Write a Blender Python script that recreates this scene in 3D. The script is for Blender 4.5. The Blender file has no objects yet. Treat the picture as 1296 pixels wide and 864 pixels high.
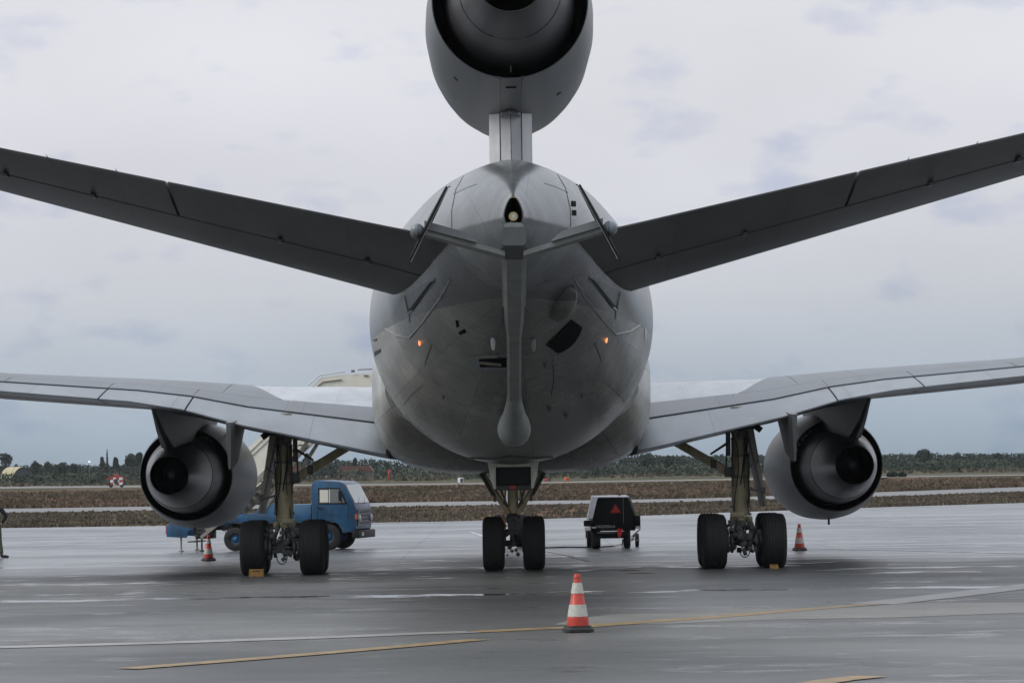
import bpy, bmesh, math, random
from mathutils import Vector, Matrix
from mathutils.bvhtree import BVHTree
random.seed(7)
R = math.radians
scene = bpy.context.scene
COL = scene.collection

# ------------------------------------------------------------------ camera
CAMZ = 2.48                       # eye height above the apron
FPX, UC, VH = 4304.0, 648.0, 588.0
ROLL = R(0.85)
cam = bpy.data.cameras.new('camera'); camo = bpy.data.objects.new('camera', cam)
COL.objects.link(camo)
camo.location = (0, 0, CAMZ)
camo.matrix_world = Matrix.Translation((0, 0, CAMZ)) @ Matrix.Rotation(ROLL, 4, 'Y') @ Matrix.Rotation(R(90), 4, 'X')
cam.sensor_width = 36.0; cam.lens = 36.0 * FPX / 1296.0
cam.shift_y = (VH - 432.0) / 1296.0
cam.clip_start = 0.5; cam.clip_end = 9000
scene.camera = camo

# ------------------------------------------------------------------ light
SUN_EL, SUN_AZ = R(40), R(-98)    # high, from behind left of the photographer
w = bpy.data.worlds.new('World'); scene.world = w; w.use_nodes = True
nt = w.node_tree; nt.nodes.clear()
N, L = nt.nodes.new, nt.links.new
sky = N('ShaderNodeTexSky'); sky.sky_type = 'NISHITA'; sky.sun_disc = False
sky.sun_elevation = SUN_EL; sky.sun_rotation = SUN_AZ; sky.air_density = 1.0; sky.dust_density = 2.0
bg1 = N('ShaderNodeBackground'); bg1.inputs[1].default_value = 0.05
L(sky.outputs[0], bg1.inputs[0])
tc = N('ShaderNodeTexCoord'); sep = N('ShaderNodeSeparateXYZ'); L(tc.outputs['Generated'], sep.inputs[0])
ramp = N('ShaderNodeValToRGB'); L(sep.outputs[2], ramp.inputs[0])
cr = ramp.color_ramp
cr.elements[0].position = 0.0; cr.elements[0].color = (0.32, 0.395, 0.475, 1)
cr.elements[1].position = 1.0; cr.elements[1].color = (1.45, 1.52, 1.68, 1)
for p, c in ((0.012, (0.385, 0.46, 0.545)), (0.035, (0.51, 0.56, 0.63)), (0.05, (0.62, 0.645, 0.70)), (0.065, (0.69, 0.70, 0.76)), (0.12, (0.80, 0.80, 0.85)), (0.3, (0.92, 0.96, 1.04)), (0.6, (1.22, 1.28, 1.42))):
    e = cr.elements.new(p); e.color = (*c, 1)
mp = N('ShaderNodeMapping'); mp.inputs['Scale'].default_value = (1, 1, 2.2); L(tc.outputs['Generated'], mp.inputs[0])
nz = N('ShaderNodeTexNoise'); nz.inputs['Scale'].default_value = 30; nz.inputs['Detail'].default_value = 4; nz.inputs['Roughness'].default_value = 0.5
L(mp.outputs[0], nz.inputs[0])
nr = N('ShaderNodeValToRGB'); nr.color_ramp.elements[0].position = 0.57; nr.color_ramp.elements[1].position = 0.74
nr.color_ramp.elements[0].color = (0, 0, 0, 1); nr.color_ramp.elements[1].color = (0.75, 0.75, 0.75, 1)
L(nz.outputs[0], nr.inputs[0])
cm = N('ShaderNodeMix'); cm.data_type = 'RGBA'; cm.blend_type = 'MULTIPLY'
cm.inputs[7].default_value = (0.70, 0.76, 0.90, 1)
L(nr.outputs[0], cm.inputs[0]); L(ramp.outputs[0], cm.inputs[6])
nz2 = N('ShaderNodeTexNoise'); nz2.inputs['Scale'].default_value = 7; nz2.inputs['Detail'].default_value = 3
L(mp.outputs[0], nz2.inputs[0])
mr = N('ShaderNodeMapRange'); mr.inputs[1].default_value = 0.3; mr.inputs[2].default_value = 0.7; mr.inputs[3].default_value = 0.93; mr.inputs[4].default_value = 1.05
L(nz2.outputs[0], mr.inputs[0])
vm = N('ShaderNodeVectorMath'); vm.operation = 'SCALE'; L(cm.outputs[2], vm.inputs[0]); L(mr.outputs[0], vm.inputs[3])
bg2 = N('ShaderNodeBackground'); bg2.inputs[1].default_value = 1.0; L(vm.outputs[0], bg2.inputs[0])
mx = N('ShaderNodeMixShader'); mx.inputs[0].default_value = 0.93
out = N('ShaderNodeOutputWorld'); L(bg1.outputs[0], mx.inputs[1]); L(bg2.outputs[0], mx.inputs[2]); L(mx.outputs[0], out.inputs[0])

sl = bpy.data.lights.new('sun', 'SUN'); slo = bpy.data.objects.new('sun', sl); COL.objects.link(slo)
sl.energy = 2.0; sl.angle = R(26); sl.color = (1.0, 0.96, 0.9)
sd = Vector((math.sin(SUN_AZ) * math.cos(SUN_EL), math.cos(SUN_AZ) * math.cos(SUN_EL), math.sin(SUN_EL)))
slo.rotation_euler = sd.to_track_quat('Z', 'Y').to_euler()
slo.location = (-30, 20, 60)
scene.view_settings.view_transform = 'Standard'; scene.view_settings.look = 'None'
scene.view_settings.exposure = 0.0; scene.view_settings.gamma = 1.0

# ------------------------------------------------------------------ helpers
ca, sa = math.cos(ROLL), math.sin(ROLL)
def un(u, v):
    du, dv = u - UC, VH - v
    return du * ca + dv * sa, -du * sa + dv * ca
def P(u, v, Y):
    a, b = un(u, v); s = Y / FPX
    return Vector((a * s, Y, CAMZ + b * s))
YAW = 0.0035                      # the aircraft stands a hair off the camera's axis
def to_ac(p):
    p = Vector(p); x, y = p.x, p.y - 80; c, d = math.cos(-YAW), math.sin(-YAW)
    return Vector((x * c - y * d, x * d + y * c + 80, p.z))
def PA(u, v, Y): return to_ac(P(u, v, Y))
def G(u, v):                       # point of the flat ground
    a, b = un(u, v); Y = CAMZ * FPX / -b
    return Vector((a * Y / FPX, Y, 0))

def tag(o, label=None, cat=None, group=None, kind=None):
    if label: o['label'] = label
    if cat: o['category'] = cat
    if group: o['group'] = group
    if kind: o['kind'] = kind
    return o
def empty(name, loc, rz=0.0):
    o = bpy.data.objects.new(name, None); COL.objects.link(o)
    o.location = loc; o.rotation_euler = (0, 0, rz); o.empty_display_size = 0.2
    return o
def link(name, me, parent=None, local=False):
    o = bpy.data.objects.new(name, me); COL.objects.link(o)
    if parent:
        o.parent = parent
        if not local and parent.type == 'EMPTY':
            o.matrix_parent_inverse = Matrix.LocRotScale(parent.location, parent.rotation_euler, parent.scale).inverted()
    return o

class MB:
    def __init__(s): s.v = []; s.f = []; s.mi = []; s.cur = 0
    def add(s, vs, fs):
        b = len(s.v); s.v += [tuple(x) for x in vs]
        for f in fs: s.f.append(tuple(i + b for i in f)); s.mi.append(s.cur)
        return s
    def box(s, c, d, rot=None, taper=1.0):
        hx, hy, hz = d[0] / 2, d[1] / 2, d[2] / 2
        vs = []
        for z, t in ((-hz, 1.0), (hz, taper)):
            for x, y in ((-hx, -hy), (hx, -hy), (hx, hy), (-hx, hy)):
                p = Vector((x * t, y * t, z))
                if rot is not None: p = rot @ p
                vs.append(p + Vector(c))
        return s.add(vs, [(3, 2, 1, 0), (4, 5, 6, 7), (0, 1, 5, 4), (1, 2, 6, 5), (2, 3, 7, 6), (3, 0, 4, 7)])
    def bar(s, a, b, wd, ht, up=(0, 0, 1)):
        a, b = Vector(a), Vector(b); d = (b - a); ln = d.length; d.normalize()
        x = d.cross(Vector(up))
        if x.length < 1e-4: x = d.cross(Vector((0, 1, 0)))
        x.normalize(); z = x.cross(d)
        m = Matrix((x, d, z)).transposed()
        return s.box((a + b) / 2, (wd, ln, ht), m)
    def tube(s, a, b, r0, r1=None, n=12, cap=True):
        if r1 is None: r1 = r0
        return s.path([a, b], [r0, r1], n, cap)
    def path(s, pts, rr, n=10, cap=True):
        pts = [Vector(p) for p in pts]
        if not isinstance(rr, (list, tuple)): rr = [rr] * len(pts)
        rings = []; ref = None
        for i, p in enumerate(pts):
            d = (pts[min(i + 1, len(pts) - 1)] - pts[max(i - 1, 0)]).normalized()
            if ref is None:
                ref = d.cross(Vector((0, 0, 1)))
                if ref.length < 1e-3: ref = d.cross(Vector((0, 1, 0)))
            x = (ref - d * ref.dot(d)).normalized(); y = d.cross(x); ref = x
            rings.append([p + (x * math.cos(2 * math.pi * k / n) + y * math.sin(2 * math.pi * k / n)) * rr[i] for k in range(n)])
        return s.loft(rings, cap)
    def loft(s, rings, cap=True, close=True):
        n = len(rings[0]); vs = [p for r in rings for p in r]; fs = []
        for i in range(len(rings) - 1):
            for k in range(n if close else n - 1):
                k2 = (k + 1) % n
                fs.append((i * n + k, i * n + k2, (i + 1) * n + k2, (i + 1) * n + k))
        if cap:
            fs.append(tuple(range(n))[::-1]); fs.append(tuple((len(rings) - 1) * n + k for k in range(n)))
        return s.add(vs, fs)
    def lathe(s, prof, c=(0, 0, 0), axis='Y', n=48, zoff=None, cap=False):
        rings = []
        for i, (t, r) in enumerate(prof):
            dz = zoff(t) if zoff else 0
            ring = []
            for k in range(n):
                a = 2 * math.pi * k / n; p = (r * math.cos(a), r * math.sin(a))
                if axis == 'Y': q = (c[0] + p[0], c[1] + t, c[2] + p[1] + dz)
                elif axis == 'X': q = (c[0] + t, c[1] + p[0], c[2] + p[1])
                else: q = (c[0] + p[0], c[1] + p[1], c[2] + t)
                ring.append(q)
            rings.append(ring)
        return s.loft(rings, cap)
    def prism(s, poly, y0, y1, axis='Y', inset=0.0):   # poly in the two other coordinates
        n = len(poly); vs = []
        for t in (y0, y1):
            for a, b in poly:
                vs.append((a, t, b) if axis == 'Y' else ((t, a, b) if axis == 'X' else (a, b, t)))
        fs = [tuple(range(n)), tuple(range(2 * n - 1, n - 1, -1))]
        for k in range(n):
            k2 = (k + 1) % n; fs.append((k, k + n, k2 + n, k2))
        return s.add(vs, fs)
    def mesh(s, name, mats, sharp=35, bevel=0.0):
        me = bpy.data.meshes.new(name); me.from_pydata(s.v, [], s.f)
        for m in (mats if isinstance(mats, (list, tuple)) else [mats]): me.materials.append(m)
        if max(s.mi, default=0) > 0: me.polygons.foreach_set('material_index', s.mi)
        bm = bmesh.new(); bm.from_mesh(me)
        bmesh.ops.recalc_face_normals(bm, faces=bm.faces)
        if bevel > 0:
            es = [e for e in bm.edges if len(e.link_faces) == 2 and e.calc_face_angle(0) > R(40)]
            bmesh.ops.bevel(bm, geom=es, offset=bevel, segments=2, profile=0.6, affect='EDGES', clamp_overlap=True)
        bm.to_mesh(me); bm.free()
        me.polygons.foreach_set('use_smooth', [True] * len(me.polygons))
        me.set_sharp_from_angle(angle=R(sharp)); me.update()
        return me
    def build(s, name, mats, parent=None, local=False, **k):
        return link(name, s.mesh(name, mats, **k), parent, local)

# ------------------------------------------------------------------ materials
def mat(name, col, rough=0.5, metal=0.0, spec=0.5, emit=None, estr=1.0, var=0.0, vscale=4.0, bump=0.0, bscale=30.0, stretch=(1, 1, 1), alpha=1.0, dark=None, rvar=0.0, island=0.0, coat=0.0):
    m = bpy.data.materials.new(name); m.use_nodes = True; t = m.node_tree; b = t.nodes['Principled BSDF']
    b.inputs['Base Color'].default_value = (*col, 1); b.inputs['Roughness'].default_value = rough
    b.inputs['Metallic'].default_value = metal; b.inputs['Specular IOR Level'].default_value = spec
    b.inputs['Coat Weight'].default_value = coat
    if emit: b.inputs['Emission Color'].default_value = (*emit, 1); b.inputs['Emission Strength'].default_value = estr
    if alpha < 1: b.inputs['Alpha'].default_value = alpha
    n, l = t.nodes.new, t.links.new
    if var or bump or rvar:
        c = n('ShaderNodeTexCoord'); mpp = n('ShaderNodeMapping'); mpp.inputs['Scale'].default_value = stretch; l(c.outputs['Object'], mpp.inputs[0])
    if var or rvar:
        x = n('ShaderNodeTexNoise'); x.inputs['Scale'].default_value = vscale; x.inputs['Detail'].default_value = 6; x.inputs['Roughness'].default_value = 0.6
        l(mpp.outputs[0], x.inputs[0])
        r2 = n('ShaderNodeMapRange'); r2.inputs[1].default_value = 0.3; r2.inputs[2].default_value = 0.7; l(x.outputs[0], r2.inputs[0])
        if var:
            mi = n('ShaderNodeMix'); mi.data_type = 'RGBA'
            d = dark or tuple(q * (1 - var) for q in col)
            mi.inputs[6].default_value = (*d, 1); mi.inputs[7].default_value = (*[min(1, q * (1 + var * 0.6)) for q in col], 1)
            l(r2.outputs[0], mi.inputs[0]); l(mi.outputs[2], b.inputs['Base Color'])
        if rvar:
            r3 = n('ShaderNodeMapRange'); r3.inputs[3].default_value = max(0.03, rough - rvar); r3.inputs[4].default_value = min(1, rough + rvar)
            l(r2.outputs[0], r3.inputs[0]); l(r3.outputs[0], b.inputs['Roughness'])
    if island:
        g = n('ShaderNodeNewGeometry'); hs = n('ShaderNodeHueSaturation')
        mr_ = n('ShaderNodeMapRange'); mr_.inputs[3].default_value = 1 - island; mr_.inputs[4].default_value = 1 + island
        l(g.outputs['Random Per Island'], mr_.inputs[0]); l(mr_.outputs[0], hs.inputs['Value'])
        hs.inputs['Color'].default_value = (*col, 1)
        if var: l(mi.outputs[2], hs.inputs['Color'])
        l(hs.outputs[0], b.inputs['Base Color'])
    if bump:
        x2 = n('ShaderNodeTexNoise'); x2.inputs['Scale'].default_value = bscale; x2.inputs['Detail'].default_value = 4; l(mpp.outputs[0], x2.inputs[0])
        bb = n('ShaderNodeBump'); bb.inputs['Strength'].default_value = bump; bb.inputs['Distance'].default_value = 0.02
        l(x2.outputs[0], bb.inputs['Height']); l(bb.outputs[0], b.inputs['Normal'])
    return m

def nd(t, kind, **kw):
    x = t.nodes.new(kind)
    for k, v in kw.items(): setattr(x, k, v)
    return x
def math_(t, op, a, b=None, c=None, clamp=False):
    x = t.nodes.new('ShaderNodeMath'); x.operation = op; x.use_clamp = clamp
    for i, q in enumerate((a, b, c)):
        if q is None: continue
        if isinstance(q, (int, float)): x.inputs[i].default_value = q
        else: t.links.new(q, x.inputs[i])
    return x.outputs[0]
def mixc(t, f, a, b, mode='MIX'):
    x = t.nodes.new('ShaderNodeMix'); x.data_type = 'RGBA'; x.blend_type = mode
    if isinstance(f, (int, float)): x.inputs[0].default_value = f
    else: t.links.new(f, x.inputs[0])
    for i, q in ((6, a), (7, b)):
        if isinstance(q, tuple): x.inputs[i].default_value = (*q, 1)
        else: t.links.new(q, x.inputs[i])
    return x.outputs[2]
def noise_(t, vec, scale, detail=5, rough=0.55, stretch=None):
    if stretch:
        m = t.nodes.new('ShaderNodeMapping'); m.inputs['Scale'].default_value = stretch; t.links.new(vec, m.inputs[0]); vec = m.outputs[0]
    x = t.nodes.new('ShaderNodeTexNoise'); x.inputs['Scale'].default_value = scale; x.inputs['Detail'].default_value = detail; x.inputs['Roughness'].default_value = rough
    t.links.new(vec, x.inputs[0]); return x.outputs[0]
def rng(t, v, a, b, c=0.0, d=1.0, smooth=False):
    x = t.nodes.new('ShaderNodeMapRange'); t.links.new(v, x.inputs[0])
    if smooth: x.interpolation_type = 'SMOOTHSTEP'
    for i, q in enumerate((a, b, c, d)): x.inputs[i + 1].default_value = q
    return x.outputs[0]

def skin_mat(name, upper, lower, split=None, seamY=2.3, rough=0.36, streak=0.3, gloss_coat=0.0, seamx=False):
    """painted aircraft skin: two greys, panel seams, streaked dirt"""
    m = bpy.data.materials.new(name); m.use_nodes = True; t = m.node_tree; b = t.nodes['Principled BSDF']; l = t.links.new
    c = nd(t, 'ShaderNodeTexCoord').outputs['Object']; sp = nd(t, 'ShaderNodeSeparateXYZ'); l(c, sp.inputs[0])
    X, Y, Z = sp.outputs
    if split:
        # waterline where the two greys meet
        ln = rng(t, Y, 57.0, 72.0, split[0], split[1])
        k = math_(t, 'GREATER_THAN', Z, ln)
        base = mixc(t, k, lower, upper)
    else:
        base = mixc(t, 0.0, upper, upper)
    n1 = noise_(t, c, 1.2, 4, 0.5, (1.0, 0.35, 1.0)); n2 = noise_(t, c, 7.0, 5, 0.6, (1.0, 1.0, 0.12))
    f1 = rng(t, n1, 0.35, 0.7, 1 - streak, 1.0); f2 = rng(t, n2, 0.35, 0.65, 1 - streak * 0.45, 1.03)
    f = math_(t, 'MULTIPLY', f1, f2)
    grime = noise_(t, c, 0.45, 4, 0.5); fg = rng(t, grime, 0.4, 0.62, 1.0, 1 - streak * 0.5)
    f = math_(t, 'MULTIPLY', f, fg)
    # seams
    sy = math_(t, 'ABSOLUTE', math_(t, 'SUBTRACT', math_(t, 'FRACT', math_(t, 'DIVIDE', X if seamx else Y, seamY)), 0.5))
    s1 = math_(t, 'LESS_THAN', sy, 0.0045)
    if seamx:
        sm = s1
    else:
        ang = math_(t, 'ARCTAN2', math_(t, 'SUBTRACT', Z, 5.45), X)
        sz = math_(t, 'ABSOLUTE', math_(t, 'SUBTRACT', math_(t, 'FRACT', math_(t, 'MULTIPLY', ang, 1.75)), 0.5))
        sm = math_(t, 'MAXIMUM', s1, math_(t, 'LESS_THAN', sz, 0.006))
    # each panel a little different in tone
    cb = nd(t, 'ShaderNodeCombineXYZ'); l(math_(t, 'FLOOR', math_(t, 'ADD', math_(t, 'DIVIDE', X if seamx else Y, seamY), 0.5)), cb.inputs[0])
    if not seamx: l(math_(t, 'FLOOR', math_(t, 'ADD', math_(t, 'MULTIPLY', ang, 1.75), 0.5)), cb.inputs[1])
    wn_ = nd(t, 'ShaderNodeTexWhiteNoise'); wn_.noise_dimensions = '3D'; l(cb.outputs[0], wn_.inputs[0])
    f = math_(t, 'MULTIPLY', f, rng(t, wn_.outputs[0], 0, 1, 0.90, 1.08))
    # small stains
    vs_ = noise_(t, c, 2.2, 2, 0.4, (1.0, 0.3, 0.25)); f = math_(t, 'MULTIPLY', f, rng(t, vs_, 0.5, 0.8, 1.0, 0.78))
    if split:      # belly shade painted into the colour along the keel, mixed with grime
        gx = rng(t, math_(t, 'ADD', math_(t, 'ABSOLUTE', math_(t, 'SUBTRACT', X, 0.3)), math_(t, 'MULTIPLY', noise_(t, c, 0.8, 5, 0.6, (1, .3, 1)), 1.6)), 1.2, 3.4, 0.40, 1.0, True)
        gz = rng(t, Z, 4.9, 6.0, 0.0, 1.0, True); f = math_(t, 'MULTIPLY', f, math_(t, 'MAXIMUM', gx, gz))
    f = math_(t, 'MULTIPLY', f, math_(t, 'SUBTRACT', 1.0, math_(t, 'MULTIPLY', sm, 0.40)))
    vmn = nd(t, 'ShaderNodeVectorMath', operation='SCALE'); l(base, vmn.inputs[0]); l(f, vmn.inputs[3])
    l(vmn.outputs[0], b.inputs['Base Color'])
    b.inputs['Roughness'].default_value = rough
    b.inputs['Coat Weight'].default_value = gloss_coat; b.inputs['Coat Roughness'].default_value = 0.25
    bp = nd(t, 'ShaderNodeBump'); bp.inputs['Strength'].default_value = 0.35; bp.inputs['Distance'].default_value = 0.015
    h = math_(t, 'SUBTRACT', noise_(t, c, 0.8, 1, 0.3), math_(t, 'MULTIPLY', sm, 0.3)); l(h, bp.inputs['Height']); l(bp.outputs[0], b.inputs['Normal'])
    return m

M = {}
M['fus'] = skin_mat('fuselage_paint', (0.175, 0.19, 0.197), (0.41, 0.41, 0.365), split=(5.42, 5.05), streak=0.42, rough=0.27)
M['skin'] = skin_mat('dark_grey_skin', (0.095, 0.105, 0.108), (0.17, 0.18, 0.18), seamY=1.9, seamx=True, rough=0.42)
M['nac'] = skin_mat('nacelle_paint', (0.062, 0.07, 0.076), (0.2, 0.2, 0.2), seamY=2.9, rough=0.38, streak=0.2, seamx=True)
M['wing'] = skin_mat('wing_sheen_skin', (0.37, 0.40, 0.43), (0.4, 0.4, 0.4), seamY=1.7, seamx=True, rough=0.33, gloss_coat=0.3)  # pale tone paints the sky sheen into the inner wing top
M['spoiler'] = skin_mat('spoiler_paint', (0.085, 0.10, 0.115), (0.2, 0.2, 0.2), seamY=3.3, seamx=True, rough=0.38, streak=0.15)
M['flap'] = skin_mat('flap_paint', (0.17, 0.195, 0.215), (0.2, 0.2, 0.2), seamY=3.1, seamx=True, rough=0.36, streak=0.18)
M['black'] = mat('soot_black', (0.006, 0.006, 0.006), 0.7)
M['hole'] = mat('opening_black', (0.004, 0.004, 0.004), 0.95, spec=0.1)
M['seam'] = mat('seam_sealant', (0.045, 0.047, 0.047), 0.7)
M['edge'] = mat('bare_edge_metal', (0.42, 0.43, 0.43), 0.35, 0.3, var=0.15)
M['core'] = mat('engine_core_metal', (0.085, 0.085, 0.088), 0.38, 0.45, var=0.15, vscale=1.2, rvar=0.06, stretch=(1, 0.3, 1))
M['nozzle'] = mat('nozzle_metal', (0.17, 0.17, 0.17), 0.33, 0.85, var=0.1, vscale=1.2, rvar=0.05)
M['lightgrey'] = mat('light_grey_paint', (0.48, 0.49, 0.50), 0.4, var=0.15, vscale=3)
M['boom'] = mat('boom_grey_paint', (0.19, 0.205, 0.195), 0.4, var=0.25, vscale=3)
M['boomdark'] = mat('boom_dark_paint', (0.07, 0.08, 0.08), 0.5, var=0.2)
M['bladedark'] = mat('ruddevator_dark', (0.012, 0.013, 0.013), 0.6, spec=0.15)
M['brass'] = mat('brass_nozzle', (0.45, 0.38, 0.22), 0.3, 0.8, var=0.3, vscale=20)
M['olive'] = mat('strut_zinc_primer', (0.33, 0.29, 0.17), 0.4, var=0.4, vscale=7, stretch=(1, 1, 0.4))
M['chrome'] = mat('oleo_chrome', (0.55, 0.55, 0.55), 0.15, 0.9)
M['gearmetal'] = mat('gear_dark_metal', (0.05, 0.05, 0.045), 0.5, 0.3, var=0.5, vscale=12)
M['geargrey'] = mat('gear_grey_paint', (0.17, 0.165, 0.13), 0.5, var=0.3, vscale=6)
M['gearwhite'] = mat('door_inner_paint', (0.5, 0.52, 0.44), 0.5, var=0.3, vscale=5)
M['tyre'] = mat('tyre_rubber', (0.011, 0.011, 0.0105), 0.78, var=0.3, vscale=8, bump=0.2, bscale=60)
M['rim'] = mat('wheel_rim_metal', (0.25, 0.25, 0.24), 0.45, 0.4, var=0.3)
M['rubber'] = mat('black_rubber', (0.012, 0.012, 0.012), 0.6)
M['cone_red'] = mat('cone_orange_red', (0.42, 0.035, 0.018), 0.45, var=0.2, vscale=12)
M['cone_white'] = mat('cone_white_sleeve', (0.42, 0.42, 0.37), 0.55, var=0.2, vscale=20)
M['cone_dull'] = mat('cone_dull_red', (0.42, 0.05, 0.03), 0.5, var=0.3, vscale=16)
M['cone_grub'] = mat('cone_grubby_sleeve', (0.45, 0.38, 0.33), 0.6, var=0.35, vscale=18)
M['chock'] = mat('chock_yellow', (0.24, 0.12, 0.012), 0.6, var=0.6, vscale=14)
M['tblue'] = mat('truck_blue_paint', (0.010, 0.085, 0.19), 0.42, var=0.35, vscale=3.5, coat=0.15, stretch=(1, 1, .4), dark=(.012, .04, .075))
M['tblue2'] = mat('truck_pale_blue_paint', (0.075, 0.17, 0.27), 0.4, var=0.2, vscale=3)
M['cream'] = mat('stair_cream_paint', (0.70, 0.68, 0.58), 0.45, var=0.12, vscale=1.5)
M['creamdark'] = mat('stair_underside', (0.25, 0.235, 0.2), 0.6, var=0.3)
M['glass'] = mat('window_glass', (0.42, 0.45, 0.44), 0.06, 0.0, spec=0.8, alpha=0.42)
M['plastic'] = mat('black_plastic', (0.012, 0.012, 0.012), 0.55, spec=0.25)
M['grille'] = mat('grille_grey', (0.07, 0.07, 0.10), 0.4)
M['amber'] = mat('amber_lens', (0.6, 0.12, 0.02), 0.3)
M['redlens'] = mat('red_lens', (0.5, 0.02, 0.02), 0.3)
M['lens'] = mat('clear_lens', (0.5, 0.52, 0.55), 0.1, spec=0.8)
M['gblack'] = mat('unit_black_paint', (0.006, 0.007, 0.007), 0.6, spec=0.15)
M['gwhite'] = mat('unit_white_paint', (0.72, 0.73, 0.75), 0.45, var=0.15)
M['redtri'] = mat('red_reflector', (0.28, 0.012, 0.01), 0.4, var=0.2, vscale=30)
M['letter'] = mat('letter_grey_white', (0.42, 0.42, 0.42), 0.6)
M['trouser'] = mat('olive_trousers', (0.075, 0.085, 0.055), 0.85, var=0.3, vscale=12, bump=0.3)
M['jacket'] = mat('dark_jacket', (0.013, 0.014, 0.018), 0.8, var=0.3, vscale=10, bump=0.3)
M['bluetop'] = mat('blue_vest', (0.02, 0.05, 0.09), 0.7)
M['boot'] = mat('black_boot', (0.01, 0.01, 0.01), 0.5)
M['skinp'] = mat('face_skin', (0.45, 0.27, 0.19), 0.5, var=0.1)
M['hair'] = mat('dark_hair', (0.02, 0.014, 0.01), 0.6)
M['yellow'] = mat('worn_yellow_line', (0.22, 0.15, 0.065), 0.5, var=0.55, vscale=3.5)
M['paleline'] = mat('worn_pale_line', (0.22, 0.215, 0.20), 0.42, var=0.35, vscale=1.0)
M['whiteline'] = mat('worn_white_line', (0.42, 0.42, 0.42), 0.5, var=0.4, vscale=2.0)
M['tan'] = mat('shelter_tan_concrete', (0.33, 0.29, 0.17), 0.8, var=0.3, vscale=0.4)
M['dkdoor'] = mat('shelter_door_dark', (0.03, 0.035, 0.04), 0.7)
M['trunk'] = mat('tree_bark', (0.07, 0.055, 0.04), 0.9, var=0.3)
M['leafA'] = mat('dark_evergreen_leaves', (0.020, 0.030, 0.019), 0.8, island=0.25, spec=0.1)
M['leafB'] = mat('grey_olive_leaves', (0.042, 0.052, 0.034), 0.8, island=0.25, spec=0.1)
M['leafC'] = mat('brown_scrub_leaves', (0.075, 0.06, 0.035), 0.8, island=0.5)
M['grassA'] = mat('dry_verge_grass', (0.13, 0.110, 0.083), 0.9, island=0.22, var=0.4, vscale=0.16, dark=(.05, .044, .034), spec=0.1)
M['grassB'] = mat('rust_field_weeds', (0.13, 0.092, 0.068), 0.9, island=0.18, var=0.4, vscale=0.05, dark=(.055, .055, .034), spec=0.1)
M['roof_red'] = mat('red_roof', (0.11, 0.05, 0.038), 0.8, var=0.2)
M['plaster'] = mat('pale_plaster', (0.13, 0.11, 0.09), 0.8)
M['orange'] = mat('orange_paint', (0.5, 0.17, 0.03), 0.6)
M['white'] = mat('white_paint', (0.7, 0.7, 0.7), 0.5)
M['redp'] = mat('signal_red_paint', (0.36, 0.05, 0.035), 0.6, var=0.3, vscale=3)
M['glow'] = mat('lamp_glow', (0.9, 0.9, 0.9), 0.3, emit=(1, 0.98, 0.9), estr=1.6)
M['nav'] = mat('orange_lamp_glow', (0.8, 0.3, 0.1), 0.3, emit=(1.0, 0.33, 0.12), estr=1.3)

# ------------------------------------------------------------------ ground
def sheet(name, pts, z, material, kind='structure'):
    me = bpy.data.meshes.new(name); me.from_pydata([(p[0], p[1], z) for p in pts], [], [tuple(range(len(pts)))])
    me.materials.append(material); o = link(name, me); tag(o, kind=kind); return o
def strip(name, a, b, z, material, kind='structure'):
    n = len(a); vs = [(p[0], p[1], z) for p in a] + [(p[0], p[1], z) for p in b]
    fs = [(i, i + 1, n + i + 1, n + i) for i in range(n - 1)]
    me = bpy.data.meshes.new(name); me.from_pydata(vs, [], fs); me.materials.append(material)
    o = link(name, me); tag(o, kind=kind); return o

def ground_mat():
    m = bpy.data.materials.new('rough_field'); m.use_nodes = True; t = m.node_tree; b = t.nodes['Principled BSDF']; l = t.links.new
    c = nd(t, 'ShaderNodeTexCoord').outputs['Object']; sp = nd(t, 'ShaderNodeSeparateXYZ'); l(c, sp.inputs[0])
    n1 = noise_(t, c, 0.035, 6, 0.6, (1, 0.25, 1)); n2 = noise_(t, c, 0.5, 5, 0.7, (1, 0.3, 1))
    near = mixc(t, rng(t, n1, 0.42, 0.6), (0.07, 0.066, 0.042), (0.135, 0.085, 0.058))
    far = mixc(t, rng(t, n1, 0.4, 0.62), (0.062, 0.068, 0.046), (0.11, 0.10, 0.075))
    k = rng(t, sp.outputs[1], 440, 520)
    col = mixc(t, k, near, far)
    v = nd(t, 'ShaderNodeVectorMath', operation='SCALE'); l(col, v.inputs[0]); l(rng(t, n2, 0.3, 0.7, 0.55, 1.3), v.inputs[3]); l(v.outputs[0], b.inputs['Base Color'])
    b.inputs['Roughness'].default_value = 1.0; b.inputs['Specular IOR Level'].default_value = 0.0
    return m
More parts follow.
